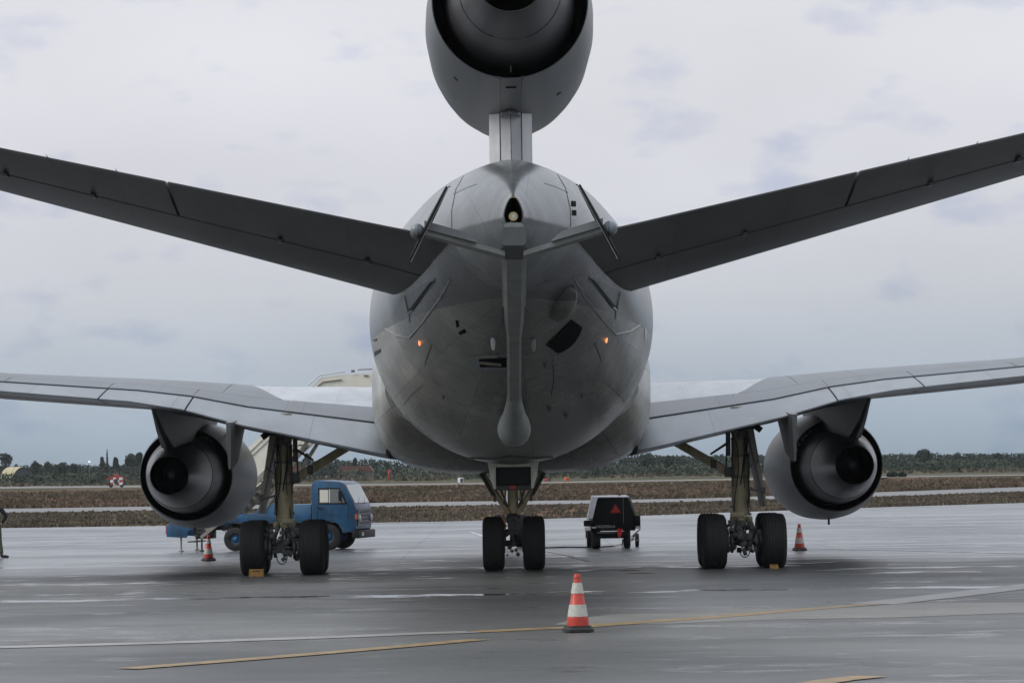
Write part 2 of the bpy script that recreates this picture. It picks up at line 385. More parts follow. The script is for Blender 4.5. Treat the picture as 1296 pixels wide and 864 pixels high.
def apron_mat():
    m = bpy.data.materials.new('wet_apron'); m.use_nodes = True; t = m.node_tree; b = t.nodes['Principled BSDF']; l = t.links.new
    c = nd(t, 'ShaderNodeTexCoord').outputs['Object']; sp = nd(t, 'ShaderNodeSeparateXYZ'); l(c, sp.inputs[0]); X, Y, Z = sp.outputs
    n1 = noise_(t, c, 0.13, 6, 0.6, (0.8, 1.0, 1)); n2 = noise_(t, c, 1.1, 6, 0.65, (0.8, 1.0, 1)); n3 = noise_(t, c, 26, 4, 0.8)
    n4 = noise_(t, c, 0.42, 5, 0.6, (0.22, 1.0, 1))
    # drying asphalt near, wetter concrete slabs beyond
    wet = rng(t, math_(t, 'ADD', Y, math_(t, 'MULTIPLY', n1, 5.0)), 82.5, 85.5)
    a = mixc(t, rng(t, n1, 0.4, 0.6), (0.058, 0.060, 0.059), (0.098, 0.100, 0.096))
    cc = mixc(t, rng(t, n1, 0.4, 0.6), (0.085, 0.092, 0.10), (0.12, 0.128, 0.136))
    col = mixc(t, wet, a, cc)
    f = math_(t, 'MULTIPLY', rng(t, n3, 0.3, 0.7, 0.5, 1.5), rng(t, n2, 0.3, 0.7, 0.9, 1.08))
    # slab joints every 5 m
    jy = math_(t, 'ABSOLUTE', math_(t, 'SUBTRACT', math_(t, 'FRACT', math_(t, 'DIVIDE', Y, 6.0)), 0.5))
    jx = math_(t, 'ABSOLUTE', math_(t, 'SUBTRACT', math_(t, 'FRACT', math_(t, 'DIVIDE', X, 6.0)), 0.5))
    j = math_(t, 'MULTIPLY', math_(t, 'MAXIMUM', math_(t, 'LESS_THAN', jy, 0.011), math_(t, 'LESS_THAN', jx, 0.006)), math_(t, 'GREATER_THAN', Y, 84.0))
    f = math_(t, 'MULTIPLY', f, math_(t, 'SUBTRACT', 1.0, math_(t, 'MULTIPLY', j, 0.5)))
    v = nd(t, 'ShaderNodeVectorMath', operation='SCALE'); l(col, v.inputs[0]); l(f, v.inputs[3]); l(v.outputs[0], b.inputs['Base Color'])
    # puddles
    pd = rng(t, math_(t, 'ADD', math_(t, 'MULTIPLY', n2, 0.5), math_(t, 'MULTIPLY', n4, 0.5)), 0.545, 0.605)
    # water standing in long shallow rows along the slab lanes
    n5 = noise_(t, c, 1.0, 4, 0.55, (0.018, 0.62, 1)); rows = math_(t, 'MULTIPLY', rng(t, n5, 0.58, 0.63), rng(t, Y, 82, 88))
    # a long puddle across the apron behind the wheels
    band = math_(t, 'SUBTRACT', 1.0, math_(t, 'ABSOLUTE', math_(t, 'DIVIDE', math_(t, 'SUBTRACT', Y, 65.5), 2.1)), clamp=True)
    band = math_(t, 'MAXIMUM', band, 0.0)
    pband = rng(t, math_(t, 'ADD', math_(t, 'MULTIPLY', band, 0.23), math_(t, 'ADD', math_(t, 'MULTIPLY', n4, .6), math_(t, 'MULTIPLY', n2, .4))), 0.66, 0.70)
    wn = math_(t, 'MULTIPLY', pd, rng(t, Y, 60.0, 90.0, 0.55, 1.0))
    pud = math_(t, 'MAXIMUM', rows, math_(t, 'MAXIMUM', wn, pband))
    ro = rng(t, wet, 0, 1, 0.45, 0.35)
    ro = math_(t, 'ADD', ro, rng(t, n1, 0.3, 0.7, 0.10, -0.10))
    mrx = nd(t, 'ShaderNodeMix'); l(pud, mrx.inputs[0]); l(ro, mrx.inputs[2]); mrx.inputs[3].default_value = 0.10
    l(mrx.outputs[0], b.inputs['Roughness'])
    b.inputs['IOR'].default_value = 1.4
    l(rng(t, wet, 0, 1, 0.36, 0.33), b.inputs['Specular IOR Level'])
    bp = nd(t, 'ShaderNodeBump'); bp.inputs['Distance'].default_value = 0.01
    l(rng(t, pud, 0, 1, 0.45, 0.03), bp.inputs['Strength']); l(noise_(t, c, 22, 4, 0.7), bp.inputs['Height']); l(bp.outputs[0], b.inputs['Normal'])
    return m
M['field'] = ground_mat(); M['apron'] = apron_mat()
M['road'] = mat('pale_taxiway', (0.135, 0.135, 0.132), 0.7, var=0.2, vscale=0.2)
M['road2'] = mat('pale_runway', (0.14, 0.13, 0.115), 0.8, var=0.2, vscale=0.1)
M['patch'] = mat('pale_concrete_patch', (0.15, 0.148, 0.135), 0.55, var=0.2, vscale=0.8, bump=0.3, bscale=25)

sheet('ground', [(-4000, -600), (4000, -600), (4000, 7000), (-4000, 7000)], -0.06, M['field'])
edge_px = [(-500, 676), (0, 668), (280, 664), (560, 659.6), (740, 654.8), (1000, 645.5), (1140, 640.8), (1296, 636), (1900, 617)]
EDGE = [G(u, v) for u, v in edge_px]
me = bpy.data.meshes.new('apron')
vs = [(-400, -80, 0), (400, -80, 0)] + [(p.x, p.y, 0) for p in reversed(EDGE)]
me.from_pydata(vs, [], [tuple(range(len(vs)))]); me.materials.append(M['apron'])
tag(link('apron', me), kind='structure')
# sheet of paler concrete let into the apron at right
def px_sheet(name, pts, z, m): return sheet(name, [G(u, v) for u, v in pts], z, m)
px_sheet('concrete_patch', [(700, 790.5), (850, 789), (980, 784), (1140, 781), (1296, 775), (1500, 770), (1500, 758), (1296, 762), (1150, 763), (1080, 768), (960, 770), (880, 771), (870, 775), (780, 777), (730, 782)], 0.004, M['patch'])
def strip_px(name, ctr, wdt, z, m):   # ctr: pixel centreline on the ground, width in metres
    pts = [G(u, v) for u, v in ctr]; a = []; b = []
    for i, p in enumerate(pts):
        d = (pts[min(i + 1, len(pts) - 1)] - pts[max(i - 1, 0)]).normalized(); n = Vector((-d.y, d.x, 0)) * wdt / 2
        a.append(p + n); b.append(p - n)
    return strip(name, a, b, z, m)
strip_px('pale_line_marking', [(-400, 833), (0, 819), (200, 813.5), (400, 807), (520, 802), (600, 799.5)], 0.62, 0.008, M['paleline'])
strip_px('yellow_line_marking', [(600, 799.5), (640, 797.5), (720, 794), (800, 788), (900, 781), (1000, 772.5), (1100, 764.5)], 0.52, 0.008, M['yellow'])
strip_px('pale_line_marking', [(1100, 764.5), (1200, 753.5), (1296, 742), (1500, 718)], 0.9, 0.008, M['paleline'])
strip_px('yellow_line_marking', [(160, 846.5), (270, 838), (400, 827.5), (500, 819), (605, 809.5)], 0.40, 0.012, M['yellow'])
strip_px('yellow_line_marking', [(1025, 866), (1060, 860.5), (1105, 856)], 0.42, 0.012, M['yellow'])
for a_, b_ in (((789, 721), (803, 721.3)), ((800, 724.5), (819, 725))):
    strip_px('orange_paint_mark', [a_, b_], 0.5, 0.012, M['yellow'])
strip_px('white_line_marking', [(668, 690), (690, 697), (716, 702), (745, 710)], 0.13, 0.012, M['whiteline'])
strip_px('white_line_marking', [(596, 673.5), (612, 679)], 0.12, 0.012, M['whiteline'])
strip_px('white_line_marking', [(1040, 694.5), (1150, 696.5), (1230, 698.5), (1400, 703)], 0.2, 0.012, M['whiteline'])
# taxiway and runway strips beyond the grass
r1a = [(-600, 650), (0, 643), (300, 638.5), (560, 634), (760, 632), (900, 629.5), (1100, 622.5), (1296, 615.5), (1900, 594)]
r1b = [(-600, 657), (0, 648), (300, 643.5), (560, 639.5), (760, 636), (900, 633.5), (1100, 628), (1296, 621), (1900, 600)]
R1A = [G(*p) for p in r1a[:-1]]; R1B = [G(*p) for p in r1b[:-1]]
strip('taxiway', R1A, R1B, -0.03, M['road'])
strip('runway', [G(u, v) for u, v in ((-300, 619.5), (0, 615.3), (560, 611), (700, 609), (1100, 602.6), (1296, 599.6), (1500, 597))], [G(u, v) for u, v in ((-300, 622), (0, 617.7), (560, 612.8), (700, 610.6), (1100, 604.0), (1296, 601), (1500, 598.4))], -0.03, M['road2'])
strip('runway', [G(u, v) for u, v in ((300, 603.5), (700, 598.2), (960, 594.8))], [G(u, v) for u, v in ((300, 604.7), (700, 599.4), (960, 596.0))], -0.03, M['road2'])

# verge vegetation (nobody could count it)
def lerp_edge(E, x):
    for i in range(len(E) - 1):
        if E[i].x <= x <= E[i + 1].x:
            t_ = (x - E[i].x) / (E[i + 1].x - E[i].x); return E[i].y + (E[i + 1].y - E[i].y) * t_
    return E[0].y if x < E[0].x else E[-1].y
def tufts(name, n, yf, hmin, hmax, m, label, xr=1.25):
    vs, fs = [], []
    for _ in range(n):
        t_ = random.random(); x = random.uniform(-1, 1)
        y, x = yf(x, t_)
        if math.sin(x * .31 + math.sin(y * .13) * 3) * math.cos(y * .21 + x * .05) < random.uniform(-1.3, .9): continue
        h = random.uniform(hmin, hmax) * (0.6 + 0.6 * random.random()); w_ = h * random.uniform(0.8, 2.0)
        for k in range(3):
            a = random.uniform(0, math.pi); dx, dy = math.cos(a) * w_ / 2, math.sin(a) * w_ / 2
            ox, oy = random.uniform(-.4, .4) * w_, random.uniform(-.4, .4) * w_
            i = len(vs); tx, ty = random.uniform(-.3, .3) * w_, random.uniform(-.3, .3) * w_
            vs += [(x + ox - dx, y + oy - dy, -0.08), (x + ox + dx, y + oy + dy, -0.08), (x + ox + dx * .7 + tx, y + oy + dy * .7 + ty, h * random.uniform(.5, .9)), (x + ox + tx, y + oy + ty, h), (x + ox - dx * .7 + tx, y + oy - dy * .7 + ty, h * random.uniform(.4, .9))]
            fs.append((i, i + 1, i + 2, i + 3, i + 4))
    me = bpy.data.meshes.new(name); me.from_pydata(vs, [], fs); me.materials.append(m)
    o = link(name, me); tag(o, label, 'grass', kind='stuff')
def yf1(x, t_):
    X = x * 40; a, b = lerp_edge(EDGE, X) + 0.8, lerp_edge(R1B, X) - 3
    return a + (b - a) * t_, X
def yf2(x, t_):
    y = 232 + 180 * t_ ** 1.3; X = x * y * 0.165; a = lerp_edge(R1A, X) + 2
    return max(y, a + 6 * random.random()), X
tufts('verge_grass', 30000, yf1, 0.03, 0.10, M['grassA'], 'low dry brown and olive grass in the verge beyond the apron')
tufts('field_weeds', 26000, yf2, 0.08, 0.26, M['grassB'], 'rust brown weeds between the taxiway and the runway')
def yf3(x, t_):
    y = 590 + 280 * t_; return y, x * y * 0.165
tufts('far_scrub', 7000, yf3, 0.15, 0.6, M['leafC'], 'dull green and brown scrub beyond the runway')

# ------------------------------------------------------------------ trees
def crown_mesh(name, blobs, n, leaf, m):
    vs, fs = [], []
    tot = sum(b[3] * b[5] for b in blobs)
    for (cx, cy, cz, rx, ry, rz) in blobs:
        k_ = int(n * rx * rz / tot)
        for _ in range(k_):
            while True:
                d = Vector((random.uniform(-1, 1), random.uniform(-1, 1), random.uniform(-1, 1)))
                if d.length <= 1: break
            d = d.normalized() * (0.55 + 0.5 * random.random() ** .6)
            p = Vector((cx + d.x * rx, cy + d.y * ry, cz + d.z * rz))
            s_ = leaf * random.uniform(.5, 1.3)
            a = Vector((random.gauss(0, 1), random.gauss(0, 1), random.gauss(0, 1))).normalized(); b2 = a.orthogonal().normalized()
            i = len(vs); vs += [p + a * s_, p + b2 * s_ * .7, p - a * s_ * .8, p - b2 * s_ * .6]; fs.append((i, i + 1, i + 2, i + 3))
    me = bpy.data.meshes.new(name); me.from_pydata([tuple(v) for v in vs], [], fs); me.materials.append(m); return me
def tree(u, vtop, Y, wpx, m, label, style='dome', vbase=None, name='broadleaf_tree', cat='tree'):
    top = P(u, vtop, Y); h = top.z; W = wpx * Y / FPX / 2
    e = empty(name, (top.x, Y, -0.06)); tag(e, label, cat, 'trees on the skyline')
    if style == 'cypress':
        bl = [(0, 0, h * f, W * (1.05 - f) * 1.2, W * (1.05 - f) * 1.2, h * .16) for f in (.25, .4, .55, .7, .84, .94)]
    elif style == 'pine':
        bl = [(random.uniform(-.6, .6) * W, random.uniform(-.5, .5) * W, h * random.uniform(.62, .88), W * .45, W * .45, h * .13) for _ in range(7)]
        bl.append((0, 0, h * .88, W * .5, W * .5, h * .12))
    elif style == 'bush':
        bl = [(0, 0, h * .5, W, W, h * .55)] + [(random.uniform(-.5, .5) * W, 0, h * .6, W * .5, W * .5, h * .38) for _ in range(3)]
    else:
        bl = [(0, 0, h * .62, W * .75, W * .75, h * .36)] + [(random.uniform(-.6, .6) * W, random.uniform(-.5, .5) * W, h * random.uniform(.45, .78), W * .45, W * .45, h * .22) for _ in range(6)]
    leaf = max(0.22, Y / FPX * 1.3)
    link('crown', crown_mesh('crown', bl, 900, leaf, m), e, True)
    tb = MB(); tb.path([(0, 0, -.1), (W * .06, 0, h * .35), (-W * .04, 0, h * .7)], [.09 * h * .6, .06 * h * .6, .02 * h * .6], 6)
    for k in range(4):
        a = k * 1.7; tb.path([(W * .04, 0, h * .35), (math.cos(a) * W * .5, math.sin(a) * W * .5, h * .62)], [.03 * h * .6, .012 * h * .6], 5)
    tb.build('trunk', M['trunk'], e, True)
TREES = [
 (7, 573, 800, 17, 'leafA', 'broad dark pine behind the tan shelter at the left edge of the photo', 'pine'),
 (44, 582, 790, 15, 'leafA', 'round dark tree immediately right of the tan aircraft shelter', 'dome'),
 (60, 583, 800, 11, 'leafB', 'bare looking greyish tree between two round dark trees at left', 'dome'),
 (78, 583.5, 780, 20, 'leafA', 'widest round green tree at left, left of the small white mast lamp', 'dome'),
 (94, 585, 800, 13, 'leafA', 'small round tree nearest the left side of the white mast lamp', 'dome'),
 (129, 577, 800, 8, 'leafB', 'thin pointed tree standing left against the cypress', 'pine'),
 (135.5, 571.5, 795, 3.4, 'leafA', 'thin black spire of a cypress rising over the left treeline', 'cypress'),
 (146, 578, 805, 9, 'leafA', 'small tufted pine just right of the cypress', 'pine'),
 (165, 573.5, 790, 16, 'leafA', 'tall ragged pine at the left of the left engine', 'pine'),
 (177, 572, 795, 14, 'leafA', 'tall ragged pine partly hidden by the left engine', 'pine'),
 (388, 573, 700, 12, 'leafA', 'leaning dark pine seen beneath the left wing beside the gear strut', 'pine'),
 (449, 579, 720, 6, 'leafA', 'thin tree seen under the left wing root beside the red roof', 'pine'),
 (820, 572, 760, 24, 'leafA', 'high domed tree seen right of the belly under the right wing root', 'dome'),
 (845, 575.5, 780, 15, 'leafA', 'round tree next right of the high domed tree below the right wing', 'dome'),
 (1170, 567, 790, 22, 'leafA', 'tallest round tree standing above the right hand treeline', 'dome'),
 (1212, 571.5, 800, 12, 'leafA', 'small bump of a tree right of the tallest round one', 'dome'),
 (1262, 572.5, 800, 13, 'leafA', 'dark tree near the right edge of the photo', 'dome'),
]
for (u, v, Y, wp, m_, lab, st) in TREES:
    tree(u, v, Y, wp, M[m_], lab, st, name={'cypress': 'cypress_tree', 'pine': 'pine_tree', 'dome': 'broadleaf_tree'}[st])
tree(1129, 597, 480, 13, M['leafA'], 'left of two round bushes in the field right of the right engine', 'bush', name='bush', cat='bush')
tree(1142, 597.5, 480, 10, M['leafA'], 'right of two round bushes in the field right of the right engine', 'bush', name='bush', cat='bush')
tree(1119, 605, 400, 8, M['leafB'], 'small low bush close by the rim of the right engine', 'bush', name='bush', cat='bush')
# the far wood, read as one mass
bl = []
for i in range(230):
    u = -60 + 1420 * i / 230 + random.uniform(-4, 4)
    if 480 < u < 800 and random.random() < .5: continue
    vt = {0: 587}.get(0)
    base_t = 589.5 if u < 165 else (583 if u < 520 else (580 if u < 780 else (577.5 if u < 1000 else 575.5)))
    Y = random.uniform(820, 900); p = P(u, base_t + random.uniform(-1.5, 2.5), Y); h = p.z + .06
    bl.append((p.x, Y, h * .55, random.uniform(2.2, 4.5), 3, h * .5))
for i in range(150):
    u = -60 + 1420 * random.random(); Y = random.uniform(640, 800)
    a_, b_ = un(u, 592 - (u - 648) * .0148)
    bl.append((a_ * Y / FPX, Y, .7, random.uniform(1.5, 3.5), 2.5, random.uniform(.7, 1.5)))
me = crown_mesh('far_wood', bl, 90000, 0.34, M['leafA'])
tag(link('far_wood', me), 'low dark green wood running along the whole skyline', 'wood', kind='stuff')
bl2 = [(x.x, x.y, 1.0, random.uniform(1.5, 3.5), 2, 1.3) for x in [P(random.uniform(-50, 1340), 590, random.uniform(600, 760)) for _ in range(110)]]
tag(link('grey_scrub', crown_mesh('grey_scrub', bl2, 9000, 0.35, M['leafB'])), 'grey green scrub in front of the far wood', 'scrub', kind='stuff')

# ------------------------------------------------------------------ distant things
sh = empty('aircraft_shelter', P(20, 597, 700) * 1.0); sh.location.z = -0.06; tag(sh, 'tan arched aircraft shelter with a dark opening, far left among trees', 'shelter')
s_ = 700 / FPX; x0 = P(17, 590, 700).x; x1 = P(41, 590, 700).x
def arch(xc, r, hgt, n=14): return [(xc + r * math.cos(math.pi * k / n), -0.06 + hgt * math.sin(math.pi * k / n)) for k in range(n + 1)]
sm_ = MB(); xc = (x0 + x1) / 2
ra = arch(xc, 2.3, 3.6); rb = [(a - 4.5, b) for a, b in arch(xc, 2.3, 3.65)]
sm_.loft([[(a, 700, b) for a, b in ra], [(a, 712, b) for a, b in rb]], cap=False, close=False)
sm_.build('arched_shell', M['tan'], sh)
MB().prism(arch(xc, 2.15, 3.45), 700.15, 700.4).build('opening', M['dkdoor'], sh)
MB().prism([(a, b) for a, b in zip([xc - 2.7, xc - 2.3, xc - 2.3, xc - 2.7], [-.06, -.06, 1.6, 2.2])], 699.9, 700.3).build('side_wall', M['tan'], sh)
# white lamp on a mast
pm = P(113, 584, 640); e = empty('lamp_mast', (pm.x, 640, -.06)); tag(e, 'tiny white lamp on a thin mast above the left treeline', 'lamp')
MB().tube((pm.x, 640, -.06), (pm.x, 640, pm.z), .05, .03, 6).build('mast', M['geargrey'], e)
MB().lathe([(-.14, .02), (-.08, .12), (0, .16), (.08, .12), (.14, .02)], (pm.x, 640, pm.z), 'Z', 8).build('lamp', M['glow'], e)
# red and white chequered runway hut with arms
ph = G(147, 616.2); Yh = ph.y - 4; s_ = Yh / FPX
e = empty('runway_control_cart', (P(147, 616, Yh).x, Yh, 0)); tag(e, 'small red and white chequered runway cart with side arms beyond the field', 'cart')
cx = P(147, 610, Yh).x; W = 15 * s_
for i in range(4):
    for k in range(3):
        MB().box((cx - W / 2 + W * (i + .5) / 4, Yh + .6, .35 + .38 * (k + .5)), (W / 4 - .01, 1.2, .37)).build('panel', M['redp'] if (i + k) % 2 == 0 else M['white'], e)
MB().box((cx, Yh - .02, .85), (.55, .1, .8)).build('window', M['dkdoor'], e)
mb = MB(); mb.box((cx, Yh + .6, 1.58), (W * 1.1, 1.3, .12)); mb.bar((cx - W * .85, Yh + .6, 1.35), (cx + W * .85, Yh + .6, 1.35), .12, .16); mb.build('roof_arm', M['redp'], e)
MB().box((cx, Yh + .6, 1.8), (.6, .6, .3)).build('beacon_box', M['redp'], e)
for q in (-.8, .8): MB().lathe([(-.1, .3), (.1, .3)], (cx + q, Yh + .3, .28), 'Y', 12, cap=True).build('wheel', M['tyre'], e)
# small far objects under the belly
def small_box(name, u, v0, v1, wpx, Y, ma, mb_, label, cat):
    a = P(u, v1, Y); b = P(u, v0, Y); W = wpx * Y / FPX; e = empty(name, (a.x, Y, -.06)); tag(e, label, cat)
    H = b.z; MB().box((a.x, Y, H * .55 - .03), (W, .8, H * .9 - .1)).build('cabinet', ma, e, bevel=.03)
    MB().box((a.x + W * .2, Y - .41, H * .5), (W * .5, .04, H * .62)).build('front_panel', mb_, e)
    for q in (-.4, .4): MB().box((a.x + q * W, Y, H * .03), (.12, .7, H * .18)).build('foot', M['geargrey'], e)
    return e
small_box('field_cabinet', 583, 603.5, 612, 7, 470, M['white'], M['dkdoor'], 'black and white cabinet in the field left of the centre gear', 'cabinet')
small_box('field_cabinet', 717, 602.5, 610.5, 6, 480, M['orange'], M['redp'], 'tall orange cabinet in the field right of the centre gear', 'cabinet')
small_box('runway_sign', 693, 604.5, 609.6, 9, 490, M['redp'], M['dkdoor'], 'low red runway sign beside the orange cabinet', 'sign')
small_box('runway_sign', 493, 594, 598, 4, 560, M['redp'], M['dkdoor'], 'small red marker in the far scrub at the left side of the belly', 'sign')
def house(u0, u1, vt, vb, Y, label):
    a = P(u0, vb, Y); b = P(u1, vt, Y); e = empty('low_house', ((a.x + b.x) / 2, Y, -.06)); tag(e, label, 'house', 'houses beyond the field')
    H = b.z; W = b.x - a.x; cx = (a.x + b.x) / 2
    MB().box((cx, Y + 3, H * .3), (W, 6, H * .62)).build('wall', M['plaster'], e)
    MB().prism([(cx - W * .53, H * .6), (cx + W * .53, H * .6), (cx + W * .42, H), (cx - W * .42, H)], Y - .3, Y + 6.3).build('roof', M['roof_red'], e)
    for k in range(3): MB().box((cx + (k - 1) * W * .3, Y - .02, H * .3), (W * .1, .1, H * .28)).build('window', M['dkdoor'], e)
house(428, 471, 589, 596, 640, 'long low house with red roof seen under the left wing root')
house(366, 388, 588.5, 598, 680, 'small reddish house seen through the left main gear')
house(1178, 1186, 582, 586, 760, 'small pale house with a red roof in the right treeline') if False else None

# ------------------------------------------------------------------ the aircraft
AC = empty('tanker_aircraft', (0, 80, 0))
tag(AC, 'large grey three engined tanker aircraft parked on the wet apron, seen from directly behind', 'aircraft')
# fuselage stations: Y, half width, z bottom, z top
ST = [(55.99, .158, 6.27, 6.905), (56.25, .20, 6.20, 6.95), (56.6, .31, 6.08, 7.06), (57.2, .52, 5.86, 7.26), (58.0, .83, 5.58, 7.50), (59.0, 1.18, 5.28, 7.71), (60, 1.46, 4.98, 7.86), (61.5, 1.76, 4.52, 7.99),
      (63, 2.02, 4.10, 8.09), (64.5, 2.24, 3.70, 8.17), (66, 2.44, 3.34, 8.24), (67.5, 2.63, 3.03, 8.30), (69, 2.80, 2.76, 8.36), (70.5, 2.93, 2.58, 8.41), (72, 3.0, 2.50, 8.45), (74, 3.01, 2.49, 8.46),
      (78, 3.01, 2.49, 8.46), (84, 3.01, 2.49, 8.46), (92, 3.01, 2.44, 8.46), (99, 3.0, 2.46, 8.44), (101.5, 2.8, 2.6, 8.3), (103.5, 2.35, 2.9, 7.9), (105.3, 1.7, 3.4, 7.1), (106.5, 1.0, 3.9, 6.2), (107, .35, 4.4, 5.4)]
def fring(W, zb, zt, Y, n=96):
    zc, rz = (zb + zt) / 2, (zt - zb) / 2
    e = 2 / (1.5 + .5 * min(1, max(0, (Y - 57) / 7.5)))
    f = lambda q: math.copysign(abs(q) ** e, q)
    return [(W * f(math.cos(2 * math.pi * k / n)), Y, zc + rz * f(math.sin(2 * math.pi * k / n))) for k in range(n)]
def catmull(ST, sub=4):
    o = []
    for i in range(len(ST) - 1):
        p0, p1, p2, p3 = ST[max(i - 1, 0)], ST[i], ST[i + 1], ST[min(i + 2, len(ST) - 1)]
        for s in range(sub):
            t = s / sub; o.append(tuple(p1[j] + (p2[j] - p1[j]) * t if j == 0 else .5 * (2 * p1[j] + (p2[j] - p0[j]) * t + (2 * p0[j] - 5 * p1[j] + 4 * p2[j] - p3[j]) * t * t + (3 * p1[j] - p0[j] - 3 * p2[j] + p3[j]) * t ** 3) for j in range(4)))
    o.append(ST[-1]); return o
FS = catmull(ST)
fb = MB(); fb.loft([fring(W, zb, zt, Y) for (Y, W, zb, zt) in FS], cap=False); fb.f.append(tuple(range(len(fb.v) - 96, len(fb.v)))); fb.mi.append(0)
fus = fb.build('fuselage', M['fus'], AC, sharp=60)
tag(fus)
# wing to body fairing
fa = MB(); rings = []
for (Y, rx, zb, n_) in ((74.4, 2.78, 3.1, 2.4), (75.4, 2.95, 2.75, 2.8), (76.4, 3.08, 2.56, 3.1), (77.6, 3.18, 2.36, 3.4), (79.5, 3.21, 2.28, 3.6), (86, 3.21, 2.27, 3.6), (91, 3.12, 2.34, 3.2), (95, 2.8, 2.7, 2.6), (97, 2.3, 3.2, 2.2)):
    zc = 4.25; ring = []
    for k in range(72):
        a = 2 * math.pi * k / 72; c_, s_ = math.cos(a), math.sin(a); rz = (zc - zb) if s_ < 0 else 1.5
        ring.append((rx * math.copysign(abs(c_) ** (2 / n_), c_), Y, zc + rz * math.copysign(abs(s_) ** (2 / n_), s_)))
    rings.append(ring)
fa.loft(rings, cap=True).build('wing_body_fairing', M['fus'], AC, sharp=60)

bvh = BVHTree.FromPolygons([Vector(v) for v in fb.v], fb.f)
def hit(u, v, tree_=None):
    o0 = to_ac((0, 0, CAMZ)); d = (to_ac(P(u, v, 60)) - o0).normalized()
    r = (tree_ or bvh).ray_cast(o0, d)
    if r[0] is None: return None
    n = r[1] if r[1].dot(d) < 0 else -r[1]
    return r[0], n
def decal(name, quad, m, off=0.008, nu=8, nv=8, parent=None, th=0.012, bow=(0, 0)):
    """thin plate that follows the skin between four corner points"""
    vs, ok = [], True; top = []; bot = []
    for j in range(nv + 1):
        for i in range(nu + 1):
            a, b = i / nu, j / nv
            u = (1 - b) * ((1 - a) * quad[0][0] + a * quad[1][0]) + b * ((1 - a) * quad[3][0] + a * quad[2][0])
            v = (1 - b) * ((1 - a) * quad[0][1] + a * quad[1][1]) + b * ((1 - a) * quad[3][1] + a * quad[2][1])
            k_ = math.sin(math.pi * a) * b; r = hit(u + bow[0] * k_, v + bow[1] * k_)
            if r is None: return None
            top.append(r[0] + r[1] * off); bot.append(r[0] - r[1] * th)
    W = nu + 1; n = len(top); fs = []
    for j in range(nv):
        for i in range(nu):
            fs.append((j * W + i, j * W + i + 1, (j + 1) * W + i + 1, (j + 1) * W + i))
            fs.append((n + j * W + i, n + (j + 1) * W + i, n + (j + 1) * W + i + 1, n + j * W + i + 1))
    rim = [i for i in range(W)] + [j * W + nu for j in range(1, nv + 1)] + [nv * W + i for i in range(nu - 1, -1, -1)] + [j * W for j in range(nv - 1, 0, -1)]
    for k in range(len(rim)):
        a, b = rim[k], rim[(k + 1) % len(rim)]; fs.append((a, b, b + n, a + n))
    mb = MB(); mb.add(top + bot, fs); return mb.build(name, m, parent or fus)
def skinline(name, pts, m, r=0.012, off=0.0, parent=None):
    q = []
    for i in range(len(pts) - 1):
        for s in range(5):
            t = s / 5; h_ = hit(pts[i][0] + (pts[i + 1][0] - pts[i][0]) * t, pts[i][1] + (pts[i + 1][1] - pts[i][1]) * t)
            if h_: q.append(h_[0] + h_[1] * off)
    if len(q) > 2: return MB().path(q, r, 5).build(name, m, parent or fus)
def mir(p):                        # mirror a pixel about the aircraft's plane (unrolled)
    a, b = un(*p); a = -a + 7
    du = a * ca - b * sa; dv = a * sa + b * ca
    return (UC + du, VH - dv)
# details on the tail skin
for side in (0, 1):
    f_ = (lambda p: p) if side == 0 else mir
    skinline('panel_seam', [f_(p) for p in ((589, 219), (577, 240), (571.5, 268), (572, 300))], M['seam'], .009, .001)
    skinline('panel_seam', [f_(p) for p in ((574, 246), (590, 238), (607, 232))], M['seam'], .005, .001)
    skinline('raised_seam', [f_(p) for p in ((570, 354), (557, 378), (536, 407), (519, 427), (501, 424), (485, 414))], M['boom'], .022, .004)
    skinline('panel_seam', [f_(p) for p in ((546, 437), (541, 450), (537, 463))], M['seam'], .01, .001)
    skinline('panel_seam', [f_(p) for p in ((535, 486), (520, 500), (508, 515))], M['seam'], .008, .001)
    # slot and light plate behind the tailplane root
    decal('pivot_plate', [f_(p) for p in ((513, 372), (550, 352), (551, 358), (519, 397))], M['flap'], .010)
    decal('pivot_slot', [f_(p) for p in ((545, 357), (551, 354), (524, 391), (518, 393))], M['black'], .03, 3, 10)
    skinline('plate_edge', [f_(p) for p in ((513, 374), (518, 396), (524, 391))], M['edge'], .022, .02)
    skinline('plate_edge', [f_(p) for p in ((518, 396), (519, 410))], M['edge'], .012, .008)
    # position lamp
    c_ = hit(*f_((531.5, 433) if side == 0 else (531.5, 433)))
    MB().lathe([(-.06, .008), (-.045, .018), (0, .026), (.045, .018), (.06, .008)], c_[0] + c_[1] * .01, 'Z', 10).build('position_lamp', M['nav'], fus)
# square vents on the right, painted exhaust shade, hump, drains
for q in ((723, 254.5, 728.5, 261), (724, 266, 729, 272.5)):
    decal('vent', [(q[0], q[1]), (q[2], q[1] + .5), (q[2], q[3] + .5), (q[0], q[3])], M['hole'], .01, 2, 2)
decal('exhaust_shade_plate', [(723, 404), (691, 436), (706, 446.5), (736.5, 414)], M['hole'], .02, 10, 8, bow=(3.5, 4.5))  # flat plate, the deep shade of the exhaust hole painted as black
decal('vent', [(577, 405), (580.5, 406), (581, 413), (578, 414)], M['hole'], .01, 2, 2)
decal('vent', [(580, 421), (588, 416), (590, 421), (582, 423)], M['hole'], .01, 2, 2)
for (u, v, r_) in ((561, 500.5, .03), (737, 498.5, .03), (695, 516, .05), (716, 524, .05), (690, 460, .04)):
    c_ = hit(u, v); MB().lathe([(-.09, .005), (0, r_), (.12, .005)], c_[0], 'Z', 8).build('drain_mast', M['seam'], fus)
